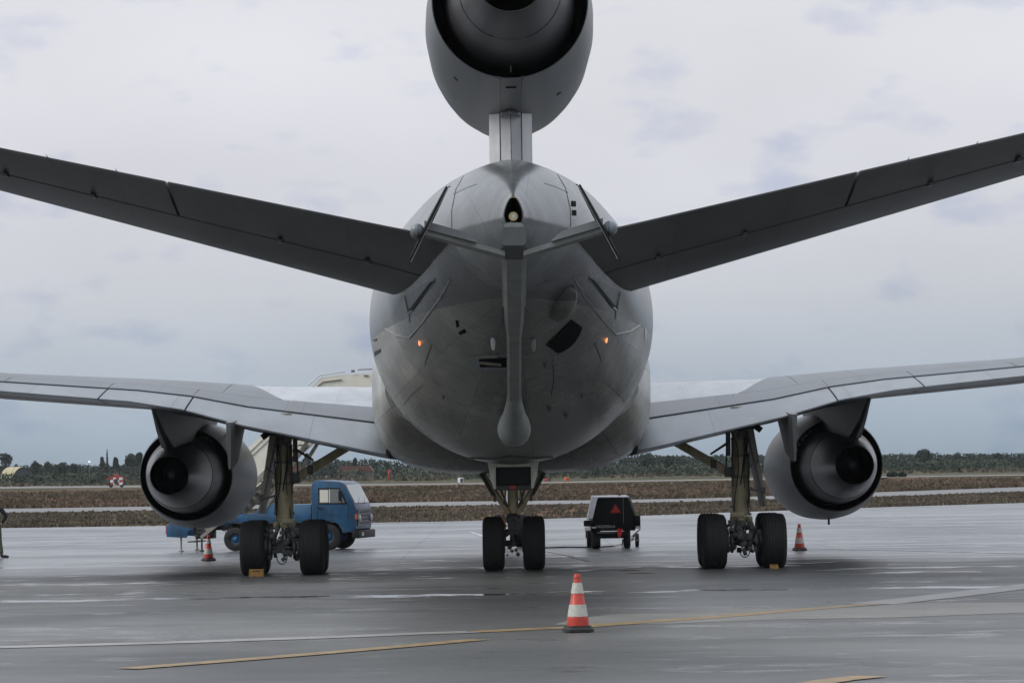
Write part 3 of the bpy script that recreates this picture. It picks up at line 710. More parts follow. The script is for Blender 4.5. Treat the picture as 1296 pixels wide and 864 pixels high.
for (u, v) in ((625, 429), (674, 431)):
    c_ = hit(u, v); MB().lathe([(-.16, .01), (-.12, .035), (0, .045), (.08, .035), (.14, .015)], c_[0] + c_[1] * .05, 'Z', 10).build('antenna_pod', M['lightgrey'] if u < 640 else M['boom'], fus)
# recessed bay with bracket on the belly, left of the boom
decal('bay_frame', [(594, 450), (641, 449), (641, 468), (592, 468)], M['flap'], .006)
decal('bay_opening', [(606, 453), (641, 452), (641, 464), (608, 464)], M['hole'], .012)
skinline('bay_brace', [(608, 457), (641, 460)], M['geargrey'], .03, .03)
skinline('bay_brace', [(597, 452), (639, 449)], M['geargrey'], .025, .02)
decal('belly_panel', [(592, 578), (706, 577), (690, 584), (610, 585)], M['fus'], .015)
skinline('panel_seam', [(592, 578.5), (625, 580), (648, 576.5), (672, 579), (706, 577)], M['seam'], .02, .01)
skinline('panel_seam', [(700, 452), (701, 480), (697, 505)], M['seam'], .01, .001)
skinline('panel_seam', [(636, 384), (636, 420)], M['seam'], .008, .001)
# hump fairing above the painted exhaust shade
c_ = hit(712, 382); hb = MB()
rings = []
for k in range(9):
    t = -1 + 2 * k / 8; r_ = math.sqrt(max(0, 1 - t * t)) * .99 + .01
    rings.append([(c_[0].x + .24 * r_ * math.cos(2 * math.pi * q / 20) + .1 * t, c_[0].y - .35 * t, c_[0].z + .26 * t * .9 + .24 * r_ * math.sin(2 * math.pi * q / 20)) for q in range(20)])
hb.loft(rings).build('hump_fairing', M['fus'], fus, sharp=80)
# pale identification panels and dark lettering on the flanks, seen edge on
decal('flank_panel', [(472.5, 433), (479, 431), (481, 458), (474, 462)], M['lightgrey'], .008)
decal('flank_panel', [(815.5, 428), (824, 431), (821.5, 455), (812, 447)], M['lightgrey'], .008)
for k in range(4):
    decal('flank_letter', [(474.4 + k * 2, 444.8 - k * 1.0), (475.8 + k * 2, 444.2 - k * 1.0), (475.8 + k * 2, 449.6 - k * 1.3), (474.4 + k * 2, 450.2 - k * 1.3)], M['seam'], .013, 2, 2)
decal('flank_letter', [(473, 429.5), (477, 428), (477, 431), (473, 432)], M['seam'], .013, 2, 2)
decal('flank_panel', [(815.6, 416), (818, 416), (818, 429), (815.5, 429)], M['lightgrey'], .01, 2, 4)
# dark vertical seam on the tail's centreline and the nozzle cavity
# (the cavity is a box let into the tail cone with its own lips)
cv = MB(); Yc = 56.0
cav = [PA(638, 293, Yc), PA(662, 293, Yc), PA(659.5, 268, Yc), (PA(656.5, 249, Yc)), PA(643.5, 249, Yc), PA(640, 268, Yc)]
cv.loft([fring(.155 - .02 * k, 6.275 + .02 * k, 6.90 - .05 * k, 55.995 + .15 * k, 40) for k in range(4)], cap=False)
cv.add(fring(.1, 6.33, 6.75, 56.45, 40), [tuple(range(40))])
cv.build('boom_cavity', M['hole'], fus, sharp=60)
MB().path([Vector(p) for p in fring(.158, 6.27, 6.905, 55.985, 40)[-8:] + fring(.158, 6.27, 6.905, 55.985, 40)[:29]], .012, 6).build('cavity_rim', M['boomdark'], fus)
pn = PA(649.7, 274, 55.9)
MB().lathe([(-.02, .035), (-.02, .07), (.02, .08), (.06, .08), (.10, .06), (.5, .06)], pn, 'Y', 20).build('boom_nozzle', M['brass'], fus)
MB().lathe([(-.03, .0), (-.03, .03), (.0, .034)], pn, 'Y', 16).build('nozzle_cap', M['lightgrey'], fus)
pn2 = PA(650, 287, 55.95)
MB().lathe([(-.02, .07), (.02, .1), (.3, .1)], pn2, 'Y', 20).build('nozzle_collar', M['gearmetal'], fus)
mb = MB(); mb.path([pn2 + Vector((.1 * math.cos(a), -.03, .1 * math.sin(a))) for a in [R(200 + 14 * k) for k in range(11)]], .012, 6); mb.build('nozzle_ring', M['brass'], fus)
pn3 = PA(649.5, 252, 55.95); mb = MB(); mb.path([pn3 + Vector((.07 * math.cos(a), -.02, .03 * math.sin(a))) for a in [R(20 + 14 * k) for k in range(11)]], .010, 6); mb.build('latch_ring', M['brass'], fus)

# ---- refuelling boom
def rrect(cx, Y, cz, hw, hh, ch=.35):
    c_ = min(hw, hh) * ch
    return [(cx + x, Y, cz + z) for x, z in ((-hw + c_, -hh), (hw - c_, -hh), (hw, -hh + c_), (hw, hh - c_), (hw - c_, hh), (-hw + c_, hh), (-hw, hh - c_), (-hw, -hh + c_))]
xb = PA(650.3, 300, 56).x; BD = .14
def bz(Y): return 6.02 + (Y - 56.4) * (3.12 - 6.02) / (65.2 - 56.4)
bm_ = MB(); rings = []
for Y, w_, h_ in ((55.5, .16, .12), (56.2, .185, .18), (57.0, .185, .18), (58.2, .175, .18), (58.8, .165, .17), (59.6, .13, .16), (60.5, .128, .16), (62, .128, .16), (64, .13, .16), (65.2, .13, .15)):
    rings.append(rrect(xb * (1 - (Y - 56) / 12), Y, bz(Y) - BD * min(1, (Y - 55.4) / 1.5) * (1 if Y < 64 else .4), w_, h_))
bm_.loft(rings); boom = bm_.build('refuelling_boom', M['boom'], AC, sharp=25)
# end block of the boom
eb = MB(); eb.loft([rrect(xb, 55.38, 6.20, .195, .15, .25), rrect(xb, 56.1, 6.06, .195, .2, .25)])
eb.build('boom_end_block', M['boomdark'], boom, sharp=25)
mb = MB()
for q in (-1, 1): mb.bar((xb + q * .185, 55.9, 6.0), (xb + q * .175, 58.3, 5.22), .05, .06)
mb.build('side_flange', M['edge'], boom)
mb = MB()
for q in (-1, 1):
    for zz in (6.0, 5.93): mb.tube((xb + q * .15, 55.6 + (6.1 - zz), zz), (xb + q * .22, 55.6 + (6.1 - zz), zz), .02, .02, 8)
mb.build('hinge_pin', M['black'], boom)
mb = MB(); mb.loft([[(xb * .3 + rx * math.cos(2 * math.pi * k / 28), Y, zc + rz * math.sin(2 * math.pi * k / 28)) for k in range(28)] for (Y, zc, rx, rz) in
    ((62.6, 3.86, .12, .14), (63.2, 3.62, .15, .2), (63.9, 3.36, .22, .28), (64.5, 3.2, .30, .35), (65.2, 3.14, .33, .34), (66, 3.12, .32, .32), (66.6, 3.2, .2, .2))])
mb.build('boom_root_fairing', M['boom'], boom, sharp=60)
mb = MB(); mb.loft([[(xb * .3 + .335 * math.cos(2 * math.pi * k / 28), Y, 3.15 + .35 * math.sin(2 * math.pi * k / 28)) for k in range(28)] for Y in (65.0, 65.04)])
mb.build('fairing_seam_band', M['seam'], boom)
# ruddevators
for q in (-1, 1):
    Yr = 55.75
    s_ = 1 if q > 0 else -1
    hub = Vector((1.555 * s_, Yr, 6.32)); root = Vector((.15 * s_ + xb * .5, Yr + .25, 5.93))
    a = MB(); rings = []
    for t in (0, .25, .5, .75, 1):
        c_ = root.lerp(hub, t); ch = .95 - .25 * t; th = .075 - .02 * t
        rings.append([(c_.x, c_.y - ch * .35, c_.z - .03), (c_.x, c_.y - ch * .35, c_.z + .05), (c_.x, c_.y + ch * .1, c_.z + th), (c_.x, c_.y + ch * .65, c_.z), (c_.x, c_.y + ch * .1, c_.z - th)])
    a.loft(rings); arm = a.build('ruddevator_arm', M['boom'], boom, sharp=25)
    a = MB(); c0 = root.lerp(hub, .33); c1 = root.lerp(hub, .93)
    a.loft([[(c.x, Yr - .30 + dy, c.z + dz) for dy, dz in ((0, .055), (.04, .055 + hh), (.25, .06 + hh * .6), (.3, .05))] for c, hh in ((c0, .02), (c0.lerp(c1, .2), .12), (c1, .135))])
    a.build('hinged_tab', M['boomdark'], boom, sharp=25)
    a = MB(); a.loft([[(hub.x + .02 * s_ + r_ * math.cos(2 * math.pi * k / 20), Yr - .35 + y_, hub.z + r_ * math.sin(2 * math.pi * k / 20)) for k in range(20)] for (y_, r_) in ((-.02, .03), (.0, .085), (.08, .115), (.35, .125), (.8, .1), (1.1, .03))])
    a.build('ruddevator_pod', M['flap'], boom, sharp=60)
    tp = Vector((1.085 * s_, Yr, 7.03)); bt = Vector((1.715 * s_, Yr, 5.82)); d = (tp - bt).normalized(); nn = Vector((d.z, 0, -d.x))
    a = MB(); rings = []
    for t in (0, .04, .3, .6, .96, 1):
        c_ = bt.lerp(tp, t); ch = .62 + .25 * (1 - abs(2 * t - 1)); th = .028 + .022 * (1 - abs(2 * t - 1)); 
        rings.append([tuple(c_ + Vector((0, -ch * .55, 0)) + nn * .008), tuple(c_ + Vector((0, -ch * .1, 0)) + nn * th), tuple(c_ + Vector((0, ch * .45, 0))), tuple(c_ + Vector((0, -ch * .1, 0)) - nn * th), tuple(c_ + Vector((0, -ch * .55, 0)) - nn * .008)])
    a.loft(rings); a.build('ruddevator', M['bladedark'], boom, sharp=25)
    a = MB(); a.bar(bt + nn * -.03 * s_ + Vector((0, -.3, 0)), tp + nn * -.03 * s_ + Vector((0, -.3, 0)), .008, .02, up=(0, 1, 0)); a.build('blade_edge', M['edge'], boom)
    a = MB(); a.tube(tp, tp + Vector((-.06 * s_, 0, .03)), .012, .008, 6); a.tube(bt, bt + Vector((.02 * s_, 0, -.08)), .012, .008, 6); a.build('static_wick', M['black'], boom)

# ---- wings and tailplane
def nacelle_thick(c): 
    c = max(0, min(1, c)) ** 1.18
    return 5 * (.2969 * math.sqrt(c) - .126 * c - .3516 * c * c + .2843 * c ** 3 - .1015 * c ** 4) * 2
def section(SEC, x):
    for i in range(len(SEC) - 1):
        if x <= SEC[i + 1][0] or i == len(SEC) - 2:
            a, b = SEC[i], SEC[i + 1]; t = (x - a[0]) / (b[0] - a[0]); return [a[j] + (b[j] - a[j]) * t for j in range(6)]
def foil(SEC, x, c, up, cam_=.62):
    X, yt, zt, yl, zl, T = section(SEC, x)
    k = nacelle_thick(c) * T * (cam_ if up else -(1 - cam_))
    return (x, yl + (yt - yl) * c, zl + (zt - zl) * c + k)
def piece(SEC, x0, x1, c0, c1, sgn, name, m, parent, cam_=.62, shrink=0.0, xs=None, nc=14, lower_c0=None, dz=0.0):
    xx = sorted(set([x0, x1] + [s[0] for s in SEC if x0 < s[0] < x1] + [x0 + (x1 - x0) * k / 8 for k in range(1, 8)]))
    rings = []
    for x in xx:
        up = [foil(SEC, x, c1 + (c0 - c1) * (k / nc), True, cam_) for k in range(nc + 1)]
        lo = [foil(SEC, x, c0 + (c1 - c0) * (k / nc), False, cam_) for k in range(nc + 1)]
        if c0 <= 0: lo = lo[1:]
        if c1 >= 1: lo[-1] = (lo[-1][0], lo[-1][1], lo[-1][2] - .012)
        rings.append([(sgn * p[0], p[1], p[2] + dz) for p in up + lo])
    return MB().loft(rings).build(name, m, parent, sharp=30)
def plate(SEC, x0, x1, c0, c1, sgn, name, m, parent, up=True, off=.012, cam_=.62, n=8):
    mb = MB(); xx = sorted(set([round(x0 + (x1 - x0) * k / n, 4) for k in range(n + 1)] + [q[0] for q in SEC if x0 < q[0] < x1])); rings = []
    for x in xx:
        cs = c0(x) if callable(c0) else c0; t_ = [foil(SEC, x, cs + (c1 - cs) * k / 14, up, cam_) for k in range(15)]
        s = 1 if up else -1
        rings.append([(sgn * p[0], p[1], p[2] + s * off) for p in t_] + [(sgn * p[0], p[1], p[2] - s * .02) for p in reversed(t_)])
    mb.loft(rings); return mb.build(name, m, parent, sharp=30)
WS = [(0.5, 79.0, 2.4, 94.2, 3.8, 1.75), (3.0, 78.0, 2.78, 92.0, 3.86, 1.62), (6.2, 77.75, 3.49, 89.4, 4.08, 1.06), (7.5, 77.5, 3.86, 88.3, 4.22, .86), (8.7, 77.2, 4.06, 87.3, 4.36, .72), (12, 75.9, 4.36, 84.6, 4.52, .60), (25.2, 70.7, 5.75, 73.7, 5.9, .26)]
TS = [(0.7, 58.9, 6.32, 67.2, 5.56, .85), (1.4, 58.5, 6.45, 66.6, 5.70, .80), (2.19, 58.25, 6.60, 66.0, 5.95, .72), (10.85, 55.3, 8.30, 59.1, 7.98, .30)]
for sg in (-1, 1):
    sd_ = 'left' if sg < 0 else 'right'
    wg = piece(WS, 1.0, 25.2, 0.0, .79, sg, 'wing', M['wing'], AC)
    wg['label'] = 'pale %s wing with grey flaps' % sd_
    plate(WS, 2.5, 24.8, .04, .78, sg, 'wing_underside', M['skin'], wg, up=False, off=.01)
    # spoilers and grey outer skin, leaving the painted sheen pale inboard
    plate(WS, 6.9, 24.8, .05, .66, sg, 'grey_outer_skin', M['spoiler'], wg, off=.014, n=14)
    plate(WS, 5.5, 6.88, lambda x: .655 - .5 * ((x - 5.5) / 1.38) ** 1.3, .66, sg, 'grey_outer_skin', M['spoiler'], wg, off=.014)
    for (a, b) in ((2.9, 5.3), (5.32, 7.43), (7.45, 9.34), (9.36, 11.6), (11.62, 13.9), (13.92, 17.5)):
        plate(WS, a, b, .662, .795, sg, 'spoiler', M['spoiler'], wg, off=.014, n=4)
    for (a, b, nm) in ((2.9, 7.42, 'flap'), (7.46, 9.33, 'inboard_aileron'), (9.37, 18, 'flap'), (18.04, 24.6, 'aileron')):
        piece(WS, a, b, .802, 1.0, sg, nm, M['flap'], wg, dz=-.012)
    # flap hinge fairing seen end on, other ones outboard
    for X0, dd in ((6.42, 1.05), (13.6, .7), (17.0, .6)):
        _, yt, zt, yl, zl, T = section(WS, X0); f_ = MB()
        rings = []
        for y_, top, bot, hw in ((yt - .55, zt - .02, zt - dd, .045), (yt - .2, zt, zt - dd - .02, .075), (yt + 1.2, zt + .1, zt - dd * .85, .13), (yt + 3.0, zt + .1, zt - .25, .12), (yt + 4.2, zt + .1, zt, .05)):
            rings.append([(sg * X0 - hw * 1.25, y_, top), (sg * X0 + hw * 1.25, y_, top), (sg * X0 + hw * .55, y_, bot), (sg * X0, y_, bot - hw * .5), (sg * X0 - hw * .55, y_, bot)])
        f_.loft(rings).build('flap_hinge_fairing', M['skin'], wg, sharp=30)
    # fillet at the root
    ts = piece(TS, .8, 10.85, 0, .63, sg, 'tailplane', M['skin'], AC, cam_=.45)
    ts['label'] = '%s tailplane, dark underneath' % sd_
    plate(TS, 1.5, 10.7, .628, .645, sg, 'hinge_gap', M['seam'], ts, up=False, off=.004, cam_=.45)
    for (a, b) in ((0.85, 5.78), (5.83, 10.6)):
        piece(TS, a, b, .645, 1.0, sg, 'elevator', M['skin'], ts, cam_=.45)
    for xx_ in (6.6, 7.7, 8.8, 9.6, 10.2):
        p_ = foil(TS, xx_, 1.0, True, .45); MB().tube((sg * p_[0], p_[1], p_[2]), (sg * p_[0], p_[1] - .22, p_[2] + .02), .008, .004, 5).build('static_wick', M['black'], ts)
    for xx_ in (2.6, 4.1, 7.2, 8.6):
        p_ = foil(TS, xx_, .64, False, .45); MB().box((sg * p_[0], p_[1], p_[2] - .02), (.09, .5, .05)).build('hinge_cover', M['skin'], ts, bevel=.01)
# ---- fin stub under the tail engine, and the fin above
py = MB(); yz = [(61.0, 7.6), (72.5, 8.0), (74.5, 10.2), (60.8, 9.2)]
secs = []
for z, ya, yb in ((7.5, 60.9, 74), (8.2, 60.9, 73.6), (8.95, 60.9, 73)):
    secs.append([(0, ya - .28, z), (.19, ya - .10, z), (.20, ya + .02, z), (.385, ya + .5, z), (.40, 66, z), (.3, yb - 1, z), (0, yb, z), (-.3, yb - 1, z), (-.40, 66, z), (-.385, ya + .5, z), (-.20, ya + .02, z), (-.19, ya - .10, z)])
py.loft(secs); pylon = py.build('tail_engine_pylon', M['lightgrey'], AC, sharp=15)
for x in (-.195, .195): MB().box((x, 60.86, 8.2), (.014, .14, 1.3)).build('pylon_seam', M['seam'], pylon)
MB().box((0, 60.615, 8.15), (.012, .03, 1.15)).build('pylon_seam', M['seam'], pylon)
mb = MB(); mb.add([(-.2, 60.55, 8.66), (0, 60.5, 8.84), (.2, 60.55, 8.66), (0, 60.22, 8.72), (-.2, 61, 8.72), (0, 61, 8.95), (.2, 61, 8.72)], [(0, 3, 1), (1, 3, 2), (0, 1, 5, 4), (1, 2, 6, 5), (0, 4, 6, 2, 3)])
mb.build('pylon_chevron', M['edge'], pylon, sharp=10)
fn = MB(); rings = []
for z, ya, yb, t_ in ((11.4, 58.6, 73.5, .5), (14, 57.6, 68.5, .38), (17.7, 56.2, 62.5, .2)):
    rings.append([(0, ya, z), (t_ * .6, ya + (yb - ya) * .4, z), (t_, ya + (yb - ya) * .65, z), (t_ * .6, ya + (yb - ya) * .92, z), (0, yb, z), (-t_ * .6, ya + (yb - ya) * .92, z), (-t_, ya + (yb - ya) * .65, z), (-t_ * .6, ya + (yb - ya) * .4, z)])
fn.loft(rings); fin = fn.build('fin', M['skin'], AC, sharp=40)

# ---- engines
def rev(name, prof, c, m, parent, n=72, zoff=None):
    return MB().lathe(prof, c, 'Y', n, zoff).build(name, m, parent, sharp=28)
zE = 10.26; zo = lambda t: max(0, (t - 64)) * .03
c2 = (P(644.5, 0.5, 57).x * 0 - .0, 0, zE)
n2 = rev('tail_engine_nacelle', [(57, 1.30), (57.0, 1.315), (57.6, 1.36), (59, 1.45), (61, 1.505), (64, 1.49), (66, 1.44), (68, 1.365), (70, 1.25), (72, 1.14), (72.6, 1.06), (72.3, 1.0), (70, 1.0)], c2, M['nac'], AC, 96, zo)
rev('nacelle_inner_duct', [(57.0, 1.298), (57.5, 1.30), (59.5, 1.33), (61.5, 1.2), (61.6, .3)], c2, M['black'], n2)
rev('core_cowl', [(61.5, 1.02), (60, 1.12), (58.5, 1.14), (57.3, 1.08), (56.3, .965), (55.6, .845)], c2, M['core'], n2)
rev('exhaust_cone_ring', [(55.62, .838), (55.55, .83), (54.9, .715), (54.25, .585), (54.2, .565), (54.25, .55)], c2, M['core'], n2)
rev('exhaust_liner', [(54.24, .552), (54.9, .62), (56.5, .7), (56.6, .1)], c2, M['hole'], n2)
rev('exhaust_plug', [(54.75, .01), (54.8, .12), (55.2, .25), (56.4, .42)], c2, M['nozzle'], n2)
mb = MB()
for q in (-1, 1):
    mb.loft([[(q * .19 + dx, Y, zE - rr - dz) for dx, dz in ((-.022, -.02), (-.012, .03), (.012, .03), (.022, -.02))] for Y, rr in ((57.02, 1.29), (58, 1.37), (59.3, 1.44), (60.4, 1.47))])
mb.build('keel_rail', M['nac'], n2)
MB().box((0, 57.8, zE - 1.355), (.18, .12, .05)).build('keel_latch', M['hole'], n2)
MB().box((0, 58.4, zE - .98), (.02, 2.4, .4)).build('duct_splitter', M['core'], n2)
for ang, Y, rr, rl in ((-55, 60.3, 1.475, 12), (-131, 58.9, 1.43, 0)):
    a = R(ang if ang > -100 else ang); x, z = rr * math.cos(a), rr * math.sin(a)
    MB().box((x, Y, zE + z), (.09, .07, .05), Matrix.Rotation(a + math.pi / 2, 3, 'Y').inverted()).build('vent', M['black'], n2)
for sg in (-1, 1):
    sd_ = 'left' if sg < 0 else 'right'
    cE = (sg * 8.07, 0, 2.355)
    zo2 = lambda t: -max(0, (t - 84)) * .008
    na = rev('wing_engine_nacelle', [(84.4, 1.132), (84.4, 1.15), (85.2, 1.24), (86.2, 1.33), (87.6, 1.375), (89.5, 1.37), (91.2, 1.28), (91.9, 1.2), (91.95, 1.1), (91.6, 1.04), (90, 1.03)], cE, M['nac'], AC, 96, zo2)
    na['label'] = '%s wing engine nacelle' % sd_
    rev('fan_duct', [(84.41, 1.128), (85.0, 1.14), (87.0, 1.2), (88.2, 1.1), (88.3, .3)], cE, M['black'], na)
    rev('core_cowl', [(88.2, .90), (86, .99), (84.8, .985), (83.6, .92), (82.6, .815)], cE, M['core'], na)
    rev('exhaust_nozzle', [(82.62, .805), (82.5, .80), (81.4, .655), (80.1, .475), (80.05, .455), (80.12, .445)], cE, M['nozzle'], na)
    rev('exhaust_liner', [(80.11, .447), (80.8, .50), (82.2, .56), (82.3, .1)], cE, M['hole'], na)
    rev('exhaust_plug', [(80.55, .01), (80.58, .07), (80.75, .14), (81.2, .23), (82.2, .36)], cE, M['core'], na)
    # pylon between wing and core
    pm_ = MB(); rings = []
    for Y, zt, zb, hw in ((79.2, 4.06, 3.95, .05), (80.2, 4.12, 3.4, .12), (81.2, 4.15, 3.02, .20), (83.0, 4.2, 2.9, .30), (86, 4.3, 3.1, .3), (90, 4.2, 3.4, .3), (91.6, 3.8, 3.5, .12)):
        xo = sg * .28 * max(0, (83 - Y) / 3.7)
        rings.append([(cE[0] + xo + dx * 1.35, Y, zt) if 0 else (cE[0] + xo + dx * kk, Y, zz) for dx, zz, kk in ((-hw, zt, 1.5), (hw, zt, 1.5), (hw, zb + (zt - zb) * .45, 1.15), (hw, zb, .75), (0, zb - .05, 1), (-hw, zb, .75), (-hw, zb + (zt - zb) * .45, 1.15))])
    pm_.loft(rings).build('engine_pylon', M['skin'], na, sharp=25)
    # strake, drain mast, latches in the duct
    a = R(128 if sg > 0 else 52); ux, uz = math.cos(a), math.sin(a)
    mb = MB(); mb.add([(cE[0] + ux * r_ + tx, y_, 2.33 + uz * r_) for tx, y_, r_ in ((.0, 86.4, 1.31), (.0, 88.6, 1.34), (0, 87.0, 1.7), (.03, 86.4, 1.31), (.03, 88.6, 1.34), (.03, 87.0, 1.7))], [(0, 1, 2), (5, 4, 3), (0, 3, 4, 1), (1, 4, 5, 2), (2, 5, 3, 0)])
    mb.build('nacelle_strake', M['skin'], na)
    MB().box((cE[0] - .0, 86.6, .92), (.03, .25, .16)).build('drain_mast', M['seam'], na)
    mb = MB()
    for k in range(7):
        a = R(125 + k * 8 if sg > 0 else 115 + k * 8 - 60); mb.box((cE[0] + 1.02 * math.cos(a), 84.9, 2.355 + 1.02 * math.sin(a)), (.05, .04, .03))
    mb.build('duct_bolts', M['edge'], na)

# ---- landing gear
def wheel_mesh(rad, wid, hub):
    hw = wid / 2; p = [(-hw * .55, hub), (-hw * .86, hub + .05), (-hw, hub + (rad - hub) * .45), (-hw * .97, hub + (rad - hub) * .7), (-hw * .84, rad * .95), (-hw * .70, rad * .985)]
    g = hw * .12
    xs = [-.55, -.28, 0, .28, .55]
    for x in xs:
        p += [(hw * x - g * .5, rad), (hw * x - g * .32, rad - .009), (hw * x + g * .32, rad - .009), (hw * x + g * .5, rad)]
    p += [(hw * .70, rad * .985), (hw * .84, rad * .95), (hw * .97, hub + (rad - hub) * .7), (hw, hub + (rad - hub) * .45), (hw * .86, hub + .05), (hw * .55, hub)]
    ty = MB().lathe(p, (0, 0, 0), 'X', 56).mesh('tyre', M['tyre'], sharp=40)
    rm = MB(); rm.lathe([(-hw * .56, hub), (-hw * .6, hub * .85), (-hw * .3, hub * .7), (-hw * .3, hub * .3), (-hw * .62, hub * .28), (-hw * .62, .01)], (0, 0, 0), 'X', 28)
    rm.lathe([(hw * .62, .01), (hw * .62, hub * .28), (hw * .3, hub * .3), (hw * .3, hub * .7), (hw * .6, hub * .85), (hw * .56, hub)], (0, 0, 0), 'X', 28)
    return ty, rm.mesh('rim', M['rim'], sharp=35)
TY, RM = wheel_mesh(.635, .57, .27); TY2, RM2 = wheel_mesh(.64, .52, .27); TYN, RMN = wheel_mesh(.5, .38, .2)
def wheel(x, y, r_, ty, rm):
    e = link('wheel', None); e.empty_display_size = .2
    e.parent = AC; e.location = Vector((x, y, r_)) - AC.location
    for nm, me in (('tyre', ty), ('rim', rm)):
        o = bpy.data.objects.new(nm, me); COL.objects.link(o); o.parent = e
    return e
for sg in (-1, 1):
    X0 = sg * 5.37; sd_ = 'left' if sg < 0 else 'right'
    for dx in (-.69, .69):
        for dy in (-.81, .81): wheel(X0 + dx, 80 + dy, .628, TY, RM)
    st = MB()
    st.path([(X0, 80.2, 3.75), (X0, 80.15, 3.25), (X0, 80.1, 3.05), (X0, 80.1, 2.7), (X0, 80.05, 2.4), (X0, 80.05, 2.1), (X0, 80, 1.7), (X0, 80, 1.25)], [.22, .22, .185, .18, .195, .205, .225, .21], 20)
    strut = st.build('main_gear_strut', M['olive'], AC, sharp=50); strut['label'] = 'olive %s main gear strut' % sd_
    mb = MB()
    for z_, r_ in ((3.02, .21), (2.62, .2), (2.12, .215), (1.42, .24), (1.24, .25)): MB().lathe([(-.03, r_), (.03, r_)], (X0, 80.05, z_), 'Z', 20, cap=True).build('strut_collar', M['geargrey'], strut)
    MB().tube((X0, 80, 1.3), (X0, 80, .8), .12, .12, 20).build('oleo_piston', M['chrome'], strut)
    mb = MB(); mb.box((X0, 79.95, 1.14), (.5, .5, .11)); mb.box((X0 - sg * .1, 79.8, 1.24), (.3, .3, .12)); mb.build('torque_bracket', M['olive'], strut, bevel=.02)
    mb = MB(); mb.bar((X0, 79.0, .66), (X0, 81.0, .66), .26, .3)
    for dy in (-.81, .81): mb.tube((X0 - .62, 80 + dy, .628), (X0 + .62, 80 + dy, .628), .085, .085, 14)
    mb.build('bogie_beam', M['gearmetal'], strut, bevel=.03)
    mb = MB()
    for dx in (-.38, -.28, .28, .38):
        for dy in (-.81, .81): MB().lathe([(-.03, .27), (.03, .27)], (X0 + dx, 80 + dy, .628), 'X', 24, cap=True).build('brake_pack', M['gearmetal'], strut)
    mb = MB()
    for k in range(48):
        a = random.uniform(0, 6.28); q = Vector((X0 + random.uniform(-.38, .38), 79 + random.uniform(-.15, .5), random.uniform(.36, 1.08)))
        mb.box(q, (random.uniform(.05, .16), random.uniform(.05, .2), random.uniform(.05, .16)), Matrix.Rotation(a, 3, 'Y'))
    tag(mb.build('brake_fittings', M['gearmetal'], strut, bevel=.008), kind='stuff')
    mb = MB(); mb.bar((X0 - .12, 79.7, 1.15), (X0 - .2, 79.1, .8), .07, .1); mb.bar((X0 + .12, 79.7, 1.15), (X0 + .2, 79.1, .8), .07, .1); mb.build('torque_link', M['geargrey'], strut, bevel=.01)
    # hydraulic lines down the strut
    for k, (ox, r_) in enumerate(((-.14, .012), (.05, .018), (.16, .012))):
        ph_ = k * 1.1
        MB().path([(X0 + ox * .8 + .06 * math.sin(ph_ + t * 5), 79.83, 3.0 - 1.75 * t) for t in [i / 9 for i in range(10)]], r_, 6).build('hydraulic_line', M['rubber'], strut)
    MB().path([(X0 + sg * .02 + .12 * math.cos(a), 79.2, .42 + .17 * math.sin(a)) for a in [R(170 + 20 * k) for k in range(11)]], .012, 6).build('brake_hose', M['rubber'], strut)
    MB().path([(X0 - sg * .12, 79.3, 1.15), (X0 - sg * .2, 78.95, .95), (X0 - sg * .12, 78.9, .65), (X0 - sg * .02, 79.0, .45)], .013, 6).build('brake_hose', M['rubber'], strut)
    # upper mount, side brace, actuator, rods
    mb = MB(); mb.box((X0, 80.1, 3.42), (.62, .7, .34)); mb.box((X0 - sg * .28, 79.95, 3.1), (.11, .12, .95)); mb.box((X0 + sg * .1, 79.8, 3.2), (.2, .15, .2)); mb.build('strut_mount', M['gearmetal'], strut, bevel=.02)
    mb = MB()
    for k in range(14): mb.box((X0 + random.uniform(-.3, .3), 79.7 + random.uniform(-.1, .1), random.uniform(3.05, 3.5)), (random.uniform(.05, .14),) * 3, Matrix.Rotation(random.random() * 3, 3, 'Y'))
    tag(mb.build('mount_fittings', M['gearmetal'], strut, bevel=.008), kind='stuff')
    mb = MB(); mb.bar((X0 - sg * .25, 80.0, 2.22), (sg * 3.85, 80.4, 2.98), .16, .19); mb.build('side_brace', M['olive'], strut, bevel=.02)
    for a_ in (((X0 - sg * .25, 80.0, 2.24), (.24, .24, .24)), ((X0 - sg * .62, 80.1, 2.43), (.14, .2, .2))): MB().box(*a_).build('brace_joint', M['gearmetal'], strut, bevel=.02)
    mb = MB(); mb.tube((X0 - sg * .25, 79.9, 2.95), (X0 - sg * .7, 80.0, 2.66), .035, .025, 10); mb.tube((X0 - sg * .32, 79.9, 2.9), (X0 - sg * .34, 79.9, 2.25), .02, .02, 8); mb.tube((X0 - sg * .2, 79.85, 3.0), (X0 - sg * .2, 79.85, 1.9), .02, .02, 8); mb.tube((X0 + sg * .2, 79.85, 2.7), (X0 + sg * .17, 79.85, 1.5), .018, .018, 8)
    mb.build('actuator', M['gearmetal'], strut)
    # gear door, edge on
    mb = MB(); mb.loft([[(X0 + sg * x0, y, z) for x0, y in ((x - w_ / 2, 79.3), (x + w_ / 2, 79.3), (x + w_ / 2, 81.1), (x - w_ / 2, 81.1))] for x, w_, z in ((.2, .15, 3.25), (.34, .11, 2.5), (.46, .08, 1.9), (.54, .05, 1.42))])
    mb.build('gear_door', M['geargrey'], strut, sharp=25, bevel=.01)
    MB().bar((X0 + sg * .17, 79.25, 2.35), (X0 + sg * .36, 79.25, 2.5), .05, .05).build('door_link', M['gearmetal'], strut); mb = MB(); mb.bar((X0 + sg * .14, 79.25, 1.85), (X0 + sg * .5, 79.25, 1.75), .04, .05); mb.box((X0 + sg * .47, 79.25, 1.8), (.1, .08, .14)); mb.build('door_link', M['gearmetal'], strut)
